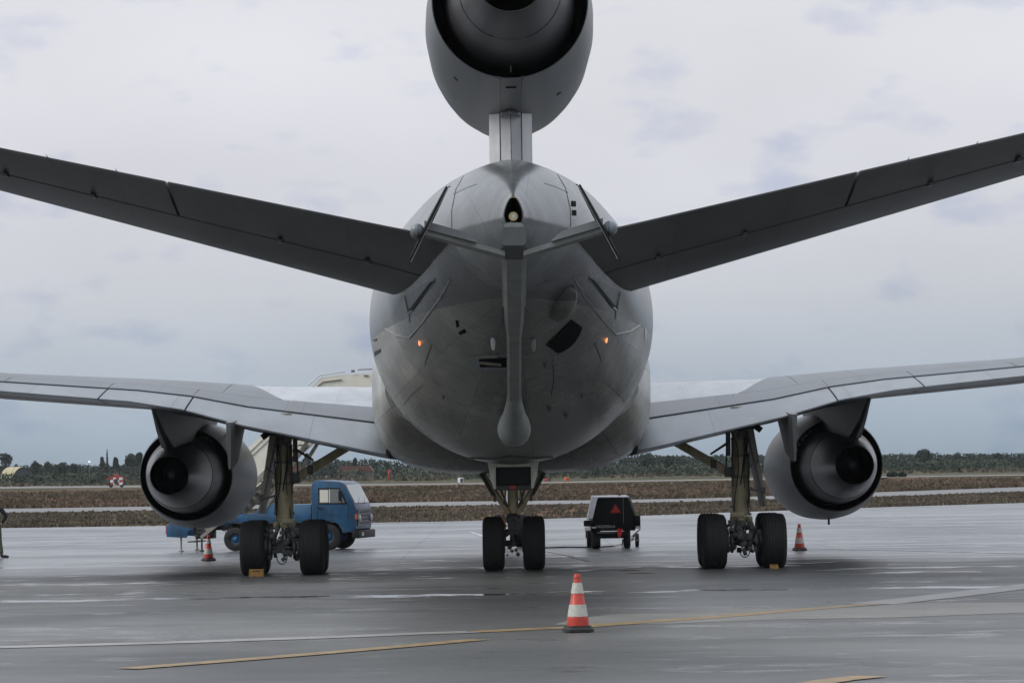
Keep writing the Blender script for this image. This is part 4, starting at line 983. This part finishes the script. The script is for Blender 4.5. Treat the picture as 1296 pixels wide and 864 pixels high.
    MB().bar((X0 + sg * .22, 79.2, 3.36), (X0 + sg * .44, 79.2, 3.2), .3, .13).build('small_door', M['black'], strut)
# centre gear
for dx in (-.475, .475): wheel(dx + .015, 80.1, .635, TY2, RM2)
xc = .012; st = MB(); st.path([(xc, 80.3, 2.5), (xc, 80.2, 1.9), (xc, 80.1, 1.5), (xc, 80.1, 1.28)], [.12, .12, .13, .13], 18)
cst = st.build('centre_gear_strut', M['olive'], AC); cst['label'] = 'olive centre gear strut'
MB().tube((xc, 80.1, 1.3), (xc, 80.1, .62), .09, .09, 16).build('oleo_piston', M['gearmetal'], cst)
mb = MB(); mb.tube((xc - .4, 80.1, .635), (xc + .4, 80.1, .635), .075, .075, 14)
for dx in (-.24, .24): mb.lathe([(-.04, .22), (.04, .22)], (xc + dx, 80.1, .635), 'X', 20, cap=True)
mb.build('axle', M['gearmetal'], cst)
mb = MB(); mb.lathe([(-.1, .17), (.05, .17), (.12, .12)], (xc, 80.08, 1.22), 'Z', 18, cap=True); mb.box((xc, 79.85, 1.0), (.22, .2, .3)); mb.build('steering_collar', M['gearmetal'], cst)
mb = MB()
for k in range(22): mb.box((xc + random.uniform(-.16, .16), 79.8 + random.uniform(-.15, .1), random.uniform(.35, 1.2)), (random.uniform(.04, .11),) * 3, Matrix.Rotation(random.random() * 3, 3, 'Y'))
tag(mb.build('gear_fittings', M['gearmetal'], cst, bevel=.006), kind='stuff')
for q in (-1, 1):
    MB().bar((xc + q * .09, 80.0, 1.32), (xc + q * .80, 80.3, 2.42), .12, .11).build('drag_brace', M['olive'], cst, bevel=.02)
    MB().tube((xc + q * .46, 79.75, 1.78), (xc + q * .82, 79.9, 2.42), .045, .045, 10).build('door_strut', M['gearmetal'], cst)
    MB().tube((xc + q * .42, 79.8, 1.62), (xc + q * .44, 79.8, 1.8), .03, .03, 8).build('door_pin', M['gearmetal'], cst)
    MB().tube((xc + q * .13, 79.95, 1.5), (xc + q * .3, 79.95, 1.95), .025, .025, 8).build('brace_rod', M['gearmetal'], cst)
    MB().tube((xc + q * .22, 79.95, 1.55), (xc + q * .16, 79.95, 1.92), .015, .015, 8).build('brace_rod', M['gearmetal'], cst)
MB().path([(xc - .1, 79.8, 1.5), (xc - .28, 79.75, 1.3), (xc - .16, 79.75, 1.05), (xc - .22, 79.75, .95)], .014, 6).build('brake_hose', M['amber'], cst)
d_ = MB()
for q in (-1, 1):
    d_.loft([[(xc + q * a, 75.4, z), (xc + q * b, 75.4, z), (xc + q * b, 75.65, z), (xc + q * a, 75.65, z)] for z, a, b in ((2.56, .39, .57), (2.2, .39, .51), (1.95, .39, .44))])
d_.box((xc, 75.525, 2.50), (.78, .25, .13)); d_.build('centre_door_frame', M['gearwhite'], cst, bevel=.006)
MB().box((xc, 75.58, 2.19), (.78, .12, .52)).build('centre_door_panel', M['plastic'], cst)
MB().box((xc, 75.5, 1.97), (.86, .16, .11)).build('centre_door_lip', M['gearmetal'], cst, bevel=.02)
MB().box((xc - .02, 75.41, 1.98), (.13, .02, .08)).build('red_tag', M['redp'], cst)
# nose gear far ahead
for dx in (-.32, .32): wheel(dx, 102.2, .5, TYN, RMN)
ng = MB().path([(0, 102.4, 2.7), (0, 102.2, 1.3), (0, 102.2, .5)], [.12, .11, .08], 14).build('nose_gear_strut', M['lightgrey'], AC); MB().tube((-.3, 102.2, .5), (.3, 102.2, .5), .06, .06, 12).build('axle', M['gearmetal'], ng)

# wheel chocks are separate things
def chock(x, y, label, k=1.0):
    e = empty('wheel_chock', (x, y, 0)); e.scale = (k, k, k); tag(e, label, 'wheel chock', 'yellow wheel chocks')
    MB().prism([(-.0, 0), (.0, 0)] and [(-.17, 0), (.17, 0), (.05, .2), (-.03, .2)], -.2, .2, 'X').build('wedge', M['chock'], e, True, bevel=.01)
    MB().box((0, -.172 + .1, .14), (.2, .02, .02)).build('grip', M['rubber'], e, True)
    MB().tube((-.23, 0, .07), (.23, 0, .07), .012, .012, 6).build('rope', M['rubber'], e, True)
chock(P(325, 720, 78.5).x, 78.4, 'yellow chock behind the outer wheel of the left main gear', .85)
chock(P(979, 713, 78.5).x, 78.4, 'yellow chock behind the outer wheel of the right main gear', .5)

# ------------------------------------------------------------------ traffic cones
def cone(loc, H, label, red, wht, rz=0.2):
    e = empty('traffic_cone', loc, rz); tag(e, label, 'traffic cone', 'red and white traffic cones'); k = H / .86
    def r_(z): return (.165 - (.165 - .043) * (z - .13) / .73) * k if z > .13 else .165 * k
    MB().lathe([(.10 * k, .165 * k), (.13 * k, .165 * k), (.22 * k, .155 * k), (.225 * k, r_(.225)), (.80 * k, r_(.80) - .004), (.81 * k, r_(.81) + .004), (.855 * k, .042 * k), (.86 * k, .03 * k), (.855 * k, .022 * k), (.6 * k, .02 * k)], (0, 0, 0), 'Z', 32).build('body', red, e, True, sharp=40)
    for a, b in ((.235, .41), (.575, .73)):
        MB().lathe([(a * k, r_(a)), (a * k, r_(a) + .005), (b * k, r_(b) + .005), (b * k, r_(b))], (0, 0, 0), 'Z', 32).build('white_sleeve', wht, e, True)
    MB().loft([[(x * w_, y * w_, z) for x, y in ((-1, -.8), (-.8, -1), (.8, -1), (1, -.8), (1, .8), (.8, 1), (-.8, 1), (-1, .8))] for w_, z in ((.205 * k, .012), (.205 * k, .05 * k), (.175 * k, .075 * k), (.172 * k, .10 * k))]).build('base', M['rubber'], e, True, sharp=30)
    mb = MB()
    for a in range(4): mb.box((.17 * k * math.cos(a * math.pi / 2 + .78), .17 * k * math.sin(a * math.pi / 2 + .78), .008), (.06, .06, .016))
    mb.build('foot', M['rubber'], e, True)
g = G(731.5, 799.5); cone((g.x, g.y, 0), .86, 'bright red and white cone alone in the foreground below the nose wheels', M['cone_red'], M['cone_white'])
g = G(264, 709.5); cone((g.x, g.y, 0), .70, 'red and white cone below the left engine beside the blue truck', M['cone_red'], M['cone_white'], .6)
g = G(1012, 696.5); cone((g.x, g.y, 0), .74, 'worn dull red cone standing below the right engine', M['cone_dull'], M['cone_grub'], .3)

# ------------------------------------------------------------------ stair truck
TK = empty('stair_truck', (-4.80, 102.0, 0), R(-11)); tag(TK, 'blue cab truck carrying cream boarding stairs behind the left landing gear', 'truck')
def T_(mb, name, m, **k): return mb.build(name, m, TK, True, **k)
# local: x forward (nose at 0), y from near side 0 to far side 2
cabp = [(-1.27, .52), (-1.27, 1.95), (-1.20, 2.06), (-1.08, 2.10), (-.42, 2.06), (-.26, 2.0), (.06, 1.36), (.10, 1.25), (.10, .62), (-.02, .56), (-.33, .50), (-.36, .62), (-.45, .78), (-.62, .86), (-.82, .88), (-1.02, .84), (-1.15, .72), (-1.2, .52)]
cab = T_(MB().prism(cabp, 0, 1.98), 'cab', M['tblue'], bevel=.03)
side = [(-1.02, 1.42), (-1.02, 1.83), (-.42, 1.83), (-.22, 1.42)]
MB().prism(side, -.004, -.016).build('side_window', M['glass'], cab, True)
MB().prism([(-1.06, 1.38), (-1.06, 1.87), (-.4, 1.87), (-.15, 1.38)], .0, -.006).build('window_seal', M['plastic'], cab, True)
MB().prism([(-.72, 1.425), (-.72, 1.825), (-.69, 1.825), (-.69, 1.425)], -.017, -.02).build('quarter_bar', M['cream'], cab, True)
MB().prism([(-1.0, 1.44), (-1.0, 1.81), (-.75, 1.81), (-.75, 1.44)], -.0165, -.019).build('window_sticker', M['cream'], cab, True)
def slab(a, b, y0, y1, off):
    a, b = Vector((a[0], 0, a[1])), Vector((b[0], 0, b[1])); d = (b - a).normalized(); n = Vector((d.z, 0, -d.x)) * off
    if n.x < 0: n = -n
    return MB().add([(p.x + n_.x, y, p.z + n_.z) for n_ in (Vector((0, 0, 0)) + n * .2, n) for p, y in ((a, y0), (b, y0), (b, y1), (a, y1))], [(0, 1, 2, 3), (4, 7, 6, 5), (0, 4, 5, 1), (1, 5, 6, 2), (2, 6, 7, 3), (3, 7, 4, 0)])
slab((-.24, 1.96), (.045, 1.40), .10, 1.88, .02).build('windscreen', mat('windscreen_glass', (0.45, 0.5, 0.52), 0.05, spec=1.0), cab, True)
for y in (.5, 1.2): MB().bar((.07, y, 1.39), (-.02, y + .42, 1.56), .015, .02).build('wiper', M['plastic'], cab, True)
slab((.105, 1.22), (.105, .72), .12, 1.86, .025).build('grille', M['grille'], cab, True)
for k in range(4): MB().box((.14, .99, .80 + k * .11), (.02, 1.2, .025)).build('grille_slat', M['plastic'], cab, True)
for y in (.25, 1.73):
    MB().lathe([(0, .11), (.05, .11), (.07, .08), (.07, .01)], (.115, y, .95), 'X', 20).build('headlight', M['lens'], cab, True)
MB().box((.08, .03, 1.0), (.1, .06, .14)).build('indicator', M['amber'], cab, True)
T_(MB().box((.10, .99, .47), (.22, 2.1, .24)), 'bumper', M['plastic'], bevel=.03)
MB().box((.22, .35, .47), (.02, .22, .1)).build('fog_lamp', M['lens'], cab, True)
for xx in (-1.1, -.14): MB().prism([(xx, .9), (xx, 1.36), (xx + .012, 1.36), (xx + .012, .9)], -.001, -.004).build('door_gap', M['plastic'], cab, True)
MB().box((-1.0, -.015, 1.27), (.14, .03, .03)).build('door_handle', M['plastic'], cab, True)
MB().box((-.6, -.006, 1.08), (.9, .012, .015)).build('door_crease', M['tblue'], cab, True)
mb = MB(); mb.box((-.33, -.2, 1.62), (.07, .16, .3)); mb.tube((-.3, 0, 1.4), (-.33, -.2, 1.5), .012, .012, 6); mb.build('mirror', M['plastic'], cab, True)
def twheel(x, y, r_):
    e = link('wheel', None); e.parent = TK; e.location = (x, y, r_)
    p = [(-.08, r_ * .42), (-.105, r_ * .5), (-.11, r_ * .8), (-.09, r_ * .96), (-.05, r_), (.05, r_), (.09, r_ * .96), (.11, r_ * .8), (.1, r_ * .55)]
    MB().lathe(p, (0, 0, 0), 'Y', 28).build('tyre', M['tyre'], e, True); MB().lathe([(-.07, r_ * .42), (-.04, r_ * .5), (-.03, r_ * .3), (-.08, r_ * .2), (-.1, .01)], (0, 0, 0), 'Y', 20).build('rim', M['tblue'], e, True)
    MB().lathe([(.085, r_ * .56), (.05, .01)], (0, 0, 0), 'Y', 20).build('rim', M['tblue'], e, True)
for y in (.12, 1.86): twheel(-.78, y, .40)
for y in (.14, 1.84): twheel(-3.68, y, .36)
bed = T_(MB().box((-2.75, .99, .98), (2.9, 1.9, .26)), 'bed', M['tblue'], bevel=.02)
T_(MB().box((-1.72, .7, 1.24), (.8, 1.1, .3)), 'tool_box', M['tblue2'], bevel=.02)
T_(MB().prism([(-3.2, 1.11), (-2.5, 1.11), (-2.5, 1.42), (-2.75, 1.42)], .3, 1.7), 'stair_pivot_housing', M['tblue2'], bevel=.01)
T_(MB().box((-1.9, .25, 1.30), (.35, .12, .12)), 'hose_reel', M['gearwhite'], bevel=.02)
T_(MB().bar((-3.9, .3, .85), (-5.0, .3, .95), .1, .2), 'side_rail', M['tblue'])
mb = MB(); mb.prism([(-5.83, .45), (-5.83, .78), (-5.55, .98), (-4.4, 1.0), (-4.75, .75), (-5.15, .62), (-5.2, .42)], .05, .12); mb.prism([(-5.83, .45), (-5.83, .78), (-5.55, .98), (-4.4, 1.0), (-4.75, .75), (-5.15, .62), (-5.2, .42)], 1.88, 1.95); mb.box((-5.75, 1, .6), (.08, 1.8, .3))
rb_ = T_(mb, 'rear_body', M['tblue'], bevel=.01)
MB().box((-5.84, .09, .66), (.03, .06, .26)).build('tail_lamp', M['redlens'], rb_, True); MB().box((-5.85, .09, .58), (.03, .05, .07)).build('reverse_lamp', M['lens'], rb_, True)
T_(MB().box((-3.1, 1, .72), (5.0, .9, .18)), 'chassis', M['gearmetal'], bevel=.01)
mb = MB(); mb.box((-4.75, .6, .52), (.5, .6, .28)); mb.tube((-4.9, .3, .55), (-4.4, .3, .55), .16, .16, 16); mb.box((-3.98, .5, .72), (.3, .4, .2)); T_(mb, 'underside_gear', M['gearmetal'], bevel=.02)
T_(MB().bar((-4.75, .05, .42), (-4.15, .05, .86), .05, .09), 'lift_strut', M['creamdark'])
for x, y in ((-5.4, .15), (-4.75, .15), (-5.4, 1.85)):
    mb = MB(); mb.tube((x, y, .02), (x, y, .5), .03, .03, 8); mb.lathe([(.0, .08), (.03, .08), (.05, .03)], (x, y, 0), 'Z', 12, cap=True); T_(mb, 'jack_leg', M['creamdark'] if x < -5 else M['gearmetal'])
T_(MB().path([(-4.1, .1, .75), (-3.95, .08, .55), (-3.8 + .0, .06, .48), (-4.0, 0, .40)], .012, 6), 'air_hose', M['rubber'])
T_(MB().lathe([(-.02, .03), (.08, .03)], (-5.7, .1, 1.02), 'Z', 8, cap=True), 'marker_post', M['white'])
# stairs: rising forward over the cab to the platform at the door
def zt(x): return min(5.2, 3.42 + .90 * (x + 2.9))
stx = [-5.5, -5.0, -4, -3.2, -2.4, -1.6, -.93]
for y, nm in ((.12, 'near'), (1.82, 'far')):
    p = [(x, zt(x)) for x in stx] + [(-.25, 5.26), (1.35, 5.30), (1.35, 4.0), (-.7, 4.0), (-1.9, 3.0)] + [(-3.2, 1.95), (-4.2, 1.1), (-5.3, .55)]
    sp_ = T_(MB().prism([(x, z) for x, z in p], y, y + .06), 'stair_side_panel', M['cream'], sharp=30)
    if nm == 'near':
        for o_ in (.16, .34):
            MB().prism([(-4.6, zt(-4.6) - o_), (-2.2, zt(-2.2) - o_), (-2.2, zt(-2.2) - o_ - .035), (-4.6, zt(-4.6) - o_ - .035)], y - .002, y - .02).build('pressed_rib', M['creamdark'], sp_, True)
        MB().path([(-1.15, y - .03, 4.85), (-.88, y - .03, 5.06), (-.3, y - .03, 5.12)], .022, 6).build('pressed_rib', M['creamdark'], sp_, True)
        MB().path([(-1.35, y - .02, 4.96), (-.98, y - .02, 5.26), (-.2, y - .02, 5.35)], .02, 6).build('hand_rail', M['lightgrey'], sp_, True)
        MB().box((.05, y - .02, 5.36), (.1, .05, .07)).build('rail_clip', M['geargrey'], sp_, True)
        MB().box((.45, y - .02, 5.22), (.14, .03, .04)).build('rail_clip', M['geargrey'], sp_, True)
        MB().bar((.2, y, 5.40), (1.35, y, 5.42), .03, .03).build('hand_rail', M['geargrey'], sp_, True)
    mb = MB(); mb.bar((-4.6, y, 1.35 - .72), (-1.9, y, 3.72 - .62), .08, .16); T_(mb, 'stringer', M['creamdark'])
for k in range(20):
    x = -5.1 + k * .2; T_(MB().box((x, 1.0, zt(x) - 1.15), (.22, 1.6, .04)), 'step', M['geargrey'])
T_(MB().box((.05, 1.0, 4.2), (2.6, 1.64, .08)), 'platform', M['geargrey'])
for y in (.3, 1.7): T_(MB().bar((-2.9, y, 1.1), (-.9, y, 4.1), .08, .1), 'support_leg', M['creamdark'])
for y in (.3, 1.7): T_(MB().bar((-3.9, y, 1.05), (-2.1, y, 2.7), .08, .1), 'support_leg', M['creamdark'])
T_(MB().prism([(1.2, 5.42), (1.62, 5.46), (1.50, 6.1), (1.42, 6.1), (1.02, 5.82)], -.1, 1.9), 'door_bumper_canopy', M['black'])
T_(MB().box((1.28, .1, 5.34), (.25, .12, .1)), 'bumper_bracket', M['geargrey'])

# ------------------------------------------------------------------ ground power unit
GU = empty('ground_power_unit', (2.92, 99.0, 0), R(.4)); GU.scale = (1.07, 1, 1); tag(GU, 'black and white wheeled power unit with a red warning triangle, right of the centre gear', 'power unit')
def U_(mb, name, m, parent=None, **k): return mb.build(name, m, parent or GU, True, **k)
back = [(-.74, .60), (-.74, .84), (-.66, .90), (-.44, 1.50), (.40, 1.50), (.62, .92), (.72, .92), (.72, .62), (.48, .52), (-.5, .50)]
shell = U_(MB().prism([(-.66, .62), (-.66, .88), (-.52, 1.53), (.44, 1.53), (.64, .9), (.64, .62)], .05, 2.3), 'housing', M['gwhite'], bevel=.02)
bk = U_(MB().prism([(-.60, .52), (-.56, .88), (-.41, 1.49), (.41, 1.49), (.60, .9), (.60, .52)], -.02, .06), 'rear_panel', M['gblack'], bevel=.01)
U_(MB().prism([(-.70, .88), (-.555, .88), (-.41, 1.53), (-.55, 1.53)], -.015, .06), 'white_side_post', M['gwhite'], bevel=.008)
U_(MB().prism([(.60, .95), (.66, .93), (.47, 1.51), (.43, 1.51)], -.015, .05), 'pale_side_strip', M['geargrey'])
for x0, x1, z0, z1 in ((-.80, -.58, .66, .83), (.58, .74, .58, .95)):
    U_(MB().box(((x0 + x1) / 2, .02, (z0 + z1) / 2), (x1 - x0, .2, z1 - z0)), 'corner_bumper', M['gblack'], bevel=.02)
U_(MB().box((-.70, -.02, .59), (.16, .14, .11)), 'white_corner_block', M['gwhite'], bevel=.01)
for x in (-.53, .66): U_(MB().box((x, -.10, .62), (.11, .03, .05)), 'rear_lamp', M['letter'], bevel=.01)
tri = U_(MB().prism([(-.08, 1.04), (.22, 1.04), (.07, 1.31)], -.04, -.022), 'warning_triangle', M['redtri'])
MB().prism([(-.03, 1.07), (.17, 1.07), (.07, 1.25)], -.046, -.041).build('triangle_centre', mat('faded_red', (0.36, 0.03, 0.022), .5, var=.2, vscale=20), tri, True)
U_(MB().box((.36, -.03, 1.1), (.012, .02, .75)), 'door_seam', M['plastic'], bk)
U_(MB().box((.28, -.03, 1.1), (.012, .02, .75)), 'door_seam', M['geargrey'], bk)
cu = bpy.data.curves.new('txt', 'FONT'); cu.body = 'HOZISSILA'; cu.size = .105; cu.extrude = .003; cu.space_character = 1.05; cu.align_x = 'CENTER'
tmp = bpy.data.objects.new('tmp', cu); COL.objects.link(tmp); bpy.context.view_layer.update()
tm = bpy.data.meshes.new_from_object(tmp); bpy.data.objects.remove(tmp); tm.materials.clear(); tm.materials.append(M['letter'])
to = link('maker_lettering', tm, bk, True); to.rotation_euler = (R(90), 0, 0); to.location = (-.21, -.032, .615)
U_(MB().box((-.05, .1, .40), (.95, .3, .2)), 'undercarriage', M['gblack'], bevel=.02)
U_(MB().box((-.2, -.05, .47), (.5, .05, .03)), 'tow_bar_rest', M['geargrey'])
U_(MB().prism([(.1, .58), (.25, .58), (.22, .40), (.16, .28), (.11, .40)], -.1, -.07), 'red_tow_flag', M['redlens'])
def gwheel(x, y, r_, wd):
    e = link('wheel', None); e.parent = GU; e.location = (x, y, r_)
    MB().lathe([(-wd / 2, r_ * .5), (-wd / 2, r_ * .9), (-wd * .35, r_), (wd * .35, r_), (wd / 2, r_ * .9), (wd / 2, r_ * .5)], (0, 0, 0), 'X', 24).build('tyre', M['tyre'], e, True)
    MB().lathe([(-wd * .4, r_ * .52), (-wd * .3, .01)], (0, 0, 0), 'X', 16).build('rim', M['gearmetal'], e, True); MB().lathe([(wd * .3, .01), (wd * .4, r_ * .52)], (0, 0, 0), 'X', 16).build('rim', M['gearmetal'], e, True)
gwheel(-.47, .25, .30, .24); gwheel(.38, .3, .29, .18); gwheel(.72, 1.9, .2, .1); gwheel(-.6, 2.0, .3, .14)
mb = MB(); mb.bar((.5, .2, .33), (.75, .3, .56), .03, .03); mb.bar((.45, .2, .28), (.72, .35, .22), .03, .03); mb.bar((.5, .2, .2), (.6, .25, .4), .03, .03); U_(mb, 'stabiliser_frame', M['geargrey'])
U_(MB().box((-.7, 1.0, .42), (.06, .3, .24)), 'side_step', M['geargrey'], bevel=.01)
U_(MB().tube((.2, .5, 1.5), (.2, .5, 1.6), .03, .02, 8), 'exhaust_stub', M['gearmetal'])
# power cable from the unit to the aircraft
pts = [G(788, 689.5), G(775, 692), G(757, 693.2), G(738, 693.3), G(715, 693.2), G(690, 694), G(676, 694.6)]
MB().path([(p.x, p.y, .03 if i else .25) for i, p in enumerate([Vector((3.2, 99.3, 0))] + pts)], .022, 8).build('power_cable', M['rubber'])
tag(bpy.data.objects['power_cable'], 'black cable lying on the wet apron from the power unit to the centre gear', 'cable')

# ------------------------------------------------------------------ person at the left edge
PX, PY = P(-6, 706, 98.5).x, 98.5
PE = empty('person', (PX, PY, 0)); tag(PE, 'person in dark jacket and olive trousers, cut off by the left edge of the photo', 'person')
def skin(name, verts, edges, radii, m, root=0, sub=2):
    me = bpy.data.meshes.new(name); me.from_pydata(verts, edges, []); o = bpy.data.objects.new(name, me); COL.objects.link(o)
    md = o.modifiers.new('s', 'SKIN')
    for i, r_ in enumerate(radii):
        me.skin_vertices[0].data[i].radius = (r_, r_) if not isinstance(r_, tuple) else r_
        me.skin_vertices[0].data[i].use_root = (i == root)
    s2 = o.modifiers.new('u', 'SUBSURF'); s2.levels = sub; s2.render_levels = sub
    bpy.context.view_layer.update(); dg = bpy.context.evaluated_depsgraph_get(); nm = bpy.data.meshes.new_from_object(o.evaluated_get(dg)); bpy.data.objects.remove(o)
    nm.materials.clear(); nm.materials.append(m); nm.polygons.foreach_set('use_smooth', [True] * len(nm.polygons))
    return link(name, nm, PE, True)
# facing right (+x), one hand on the hip
body_v = [(0, 0, .98), (0, 0, 1.12), (0, 0, 1.3), (0, 0, 1.46), (0, 0, 1.53), (.01, 0, 1.58),
          (.18, 0, 1.43), (.34, .03, 1.2), (.20, .04, 1.02), (-.18, 0, 1.43), (-.26, .02, 1.16), (-.26, -.02, .92)]
body_e = [(0, 1), (1, 2), (2, 3), (3, 4), (4, 5), (3, 6), (6, 7), (7, 8), (3, 9), (9, 10), (10, 11)]
bd = skin('body', body_v, body_e, [(.15, .12), (.14, .11), (.17, .12), (.15, .10), .055, .05, .075, .062, .045, .075, .055, .04], M['jacket'])
skin('trousers', [(0, 0, .98), (.10, 0, .88), (.13, 0, .5), (.19, 0, .10), (-.10, 0, .88), (-.12, .0, .5), (-.12, .0, .10)], [(0, 1), (1, 2), (2, 3), (0, 4), (4, 5), (5, 6)], [(.16, .12), .105, .075, .068, .105, .075, .068], M['trouser'])
for nm, (x, y) in (('boot', (.2, 0)), ('boot', (-.12, 0))):
    skin(nm, [(x - .02, y, .16), (x - .02, y, .055), (x + .10, y, .05), (x + .2, y, .04)], [(0, 1), (1, 2), (2, 3)], [.06, .058, .05, .035], M['boot'])
MB().lathe([(0, .15), (.09, .155)], (0, 0, .96), 'Z', 20).build('blue_hem', M['bluetop'], PE, True)
hd = skin('head', [(.01, 0, 1.57), (.02, 0, 1.66), (.01, 0, 1.74)], [(0, 1), (1, 2)], [(.07, .065), (.10, .08), (.085, .075)], M['skinp'])
MB().add([(.11, -.015, 1.66), (.11, .015, 1.66), (.14, 0, 1.645), (.11, 0, 1.70)], [(0, 1, 2), (0, 2, 3), (1, 3, 2), (0, 3, 1)]).build('nose', M['skinp'], hd, True)
for y in (-.035, .035): MB().lathe([(-.008, .002), (0, .01), (.008, .002)], (.105, y, 1.69), 'Z', 8).build('eye', M['boot'], hd, True)
for y in (-.085, .085): MB().box((.0, y, 1.67), (.04, .015, .06)).build('ear', M['skinp'], hd, True, bevel=.006)
MB().box((.107, 0, 1.615), (.01, .045, .008)).build('mouth', M['redlens'], hd, True)
skin('hair', [(-.03, 0, 1.69), (-.02, 0, 1.75), (.03, 0, 1.775)], [(0, 1), (1, 2)], [(.09, .088), (.09, .085), (.06, .06)], M['hair'])
for (x, y, z, dx, dz) in ((.19, .04, 1.01, -.03, -.03), (-.26, -.02, .88, .01, -.05)):
    vs_ = [(x, y, z), (x + dx, y, z + dz)]; es_ = [(0, 1)]; rr_ = [.035, .03]
    for k in range(5):
        ox = -.03 + .015 * k; i = len(vs_); vs_ += [(x + dx + ox, y, z + dz * 1.6), (x + dx * 1.4 + ox, y + .005, z + dz * 2.6 + (.02 if k in (0, 4) else 0))]; es_ += [(1, i), (i, i + 1)]; rr_ += [.011, .008]
    skin('hand', vs_, es_, rr_, M['skinp'], sub=1)

# ------------------------------------------------------------------ air
hz = MB().box((0, 520, 22), (1900, 1240, 46.2)).build('haze', bpy.data.materials.new('air_haze'))
HD = 0.00006
hm = hz.data.materials[0]; hm.use_nodes = True; t = hm.node_tree; t.nodes.clear()
o_ = t.nodes.new('ShaderNodeOutputMaterial'); v_ = t.nodes.new('ShaderNodeVolumePrincipled'); v_.inputs['Color'].default_value = (.82, .88, .95, 1); v_.inputs['Density'].default_value = HD; v_.inputs['Anisotropy'].default_value = 0.2
t.links.new(v_.outputs[0], o_.inputs['Volume']); tag(hz, 'thin damp air haze over the airfield', 'haze', kind='stuff')

AC.rotation_euler.z = YAW
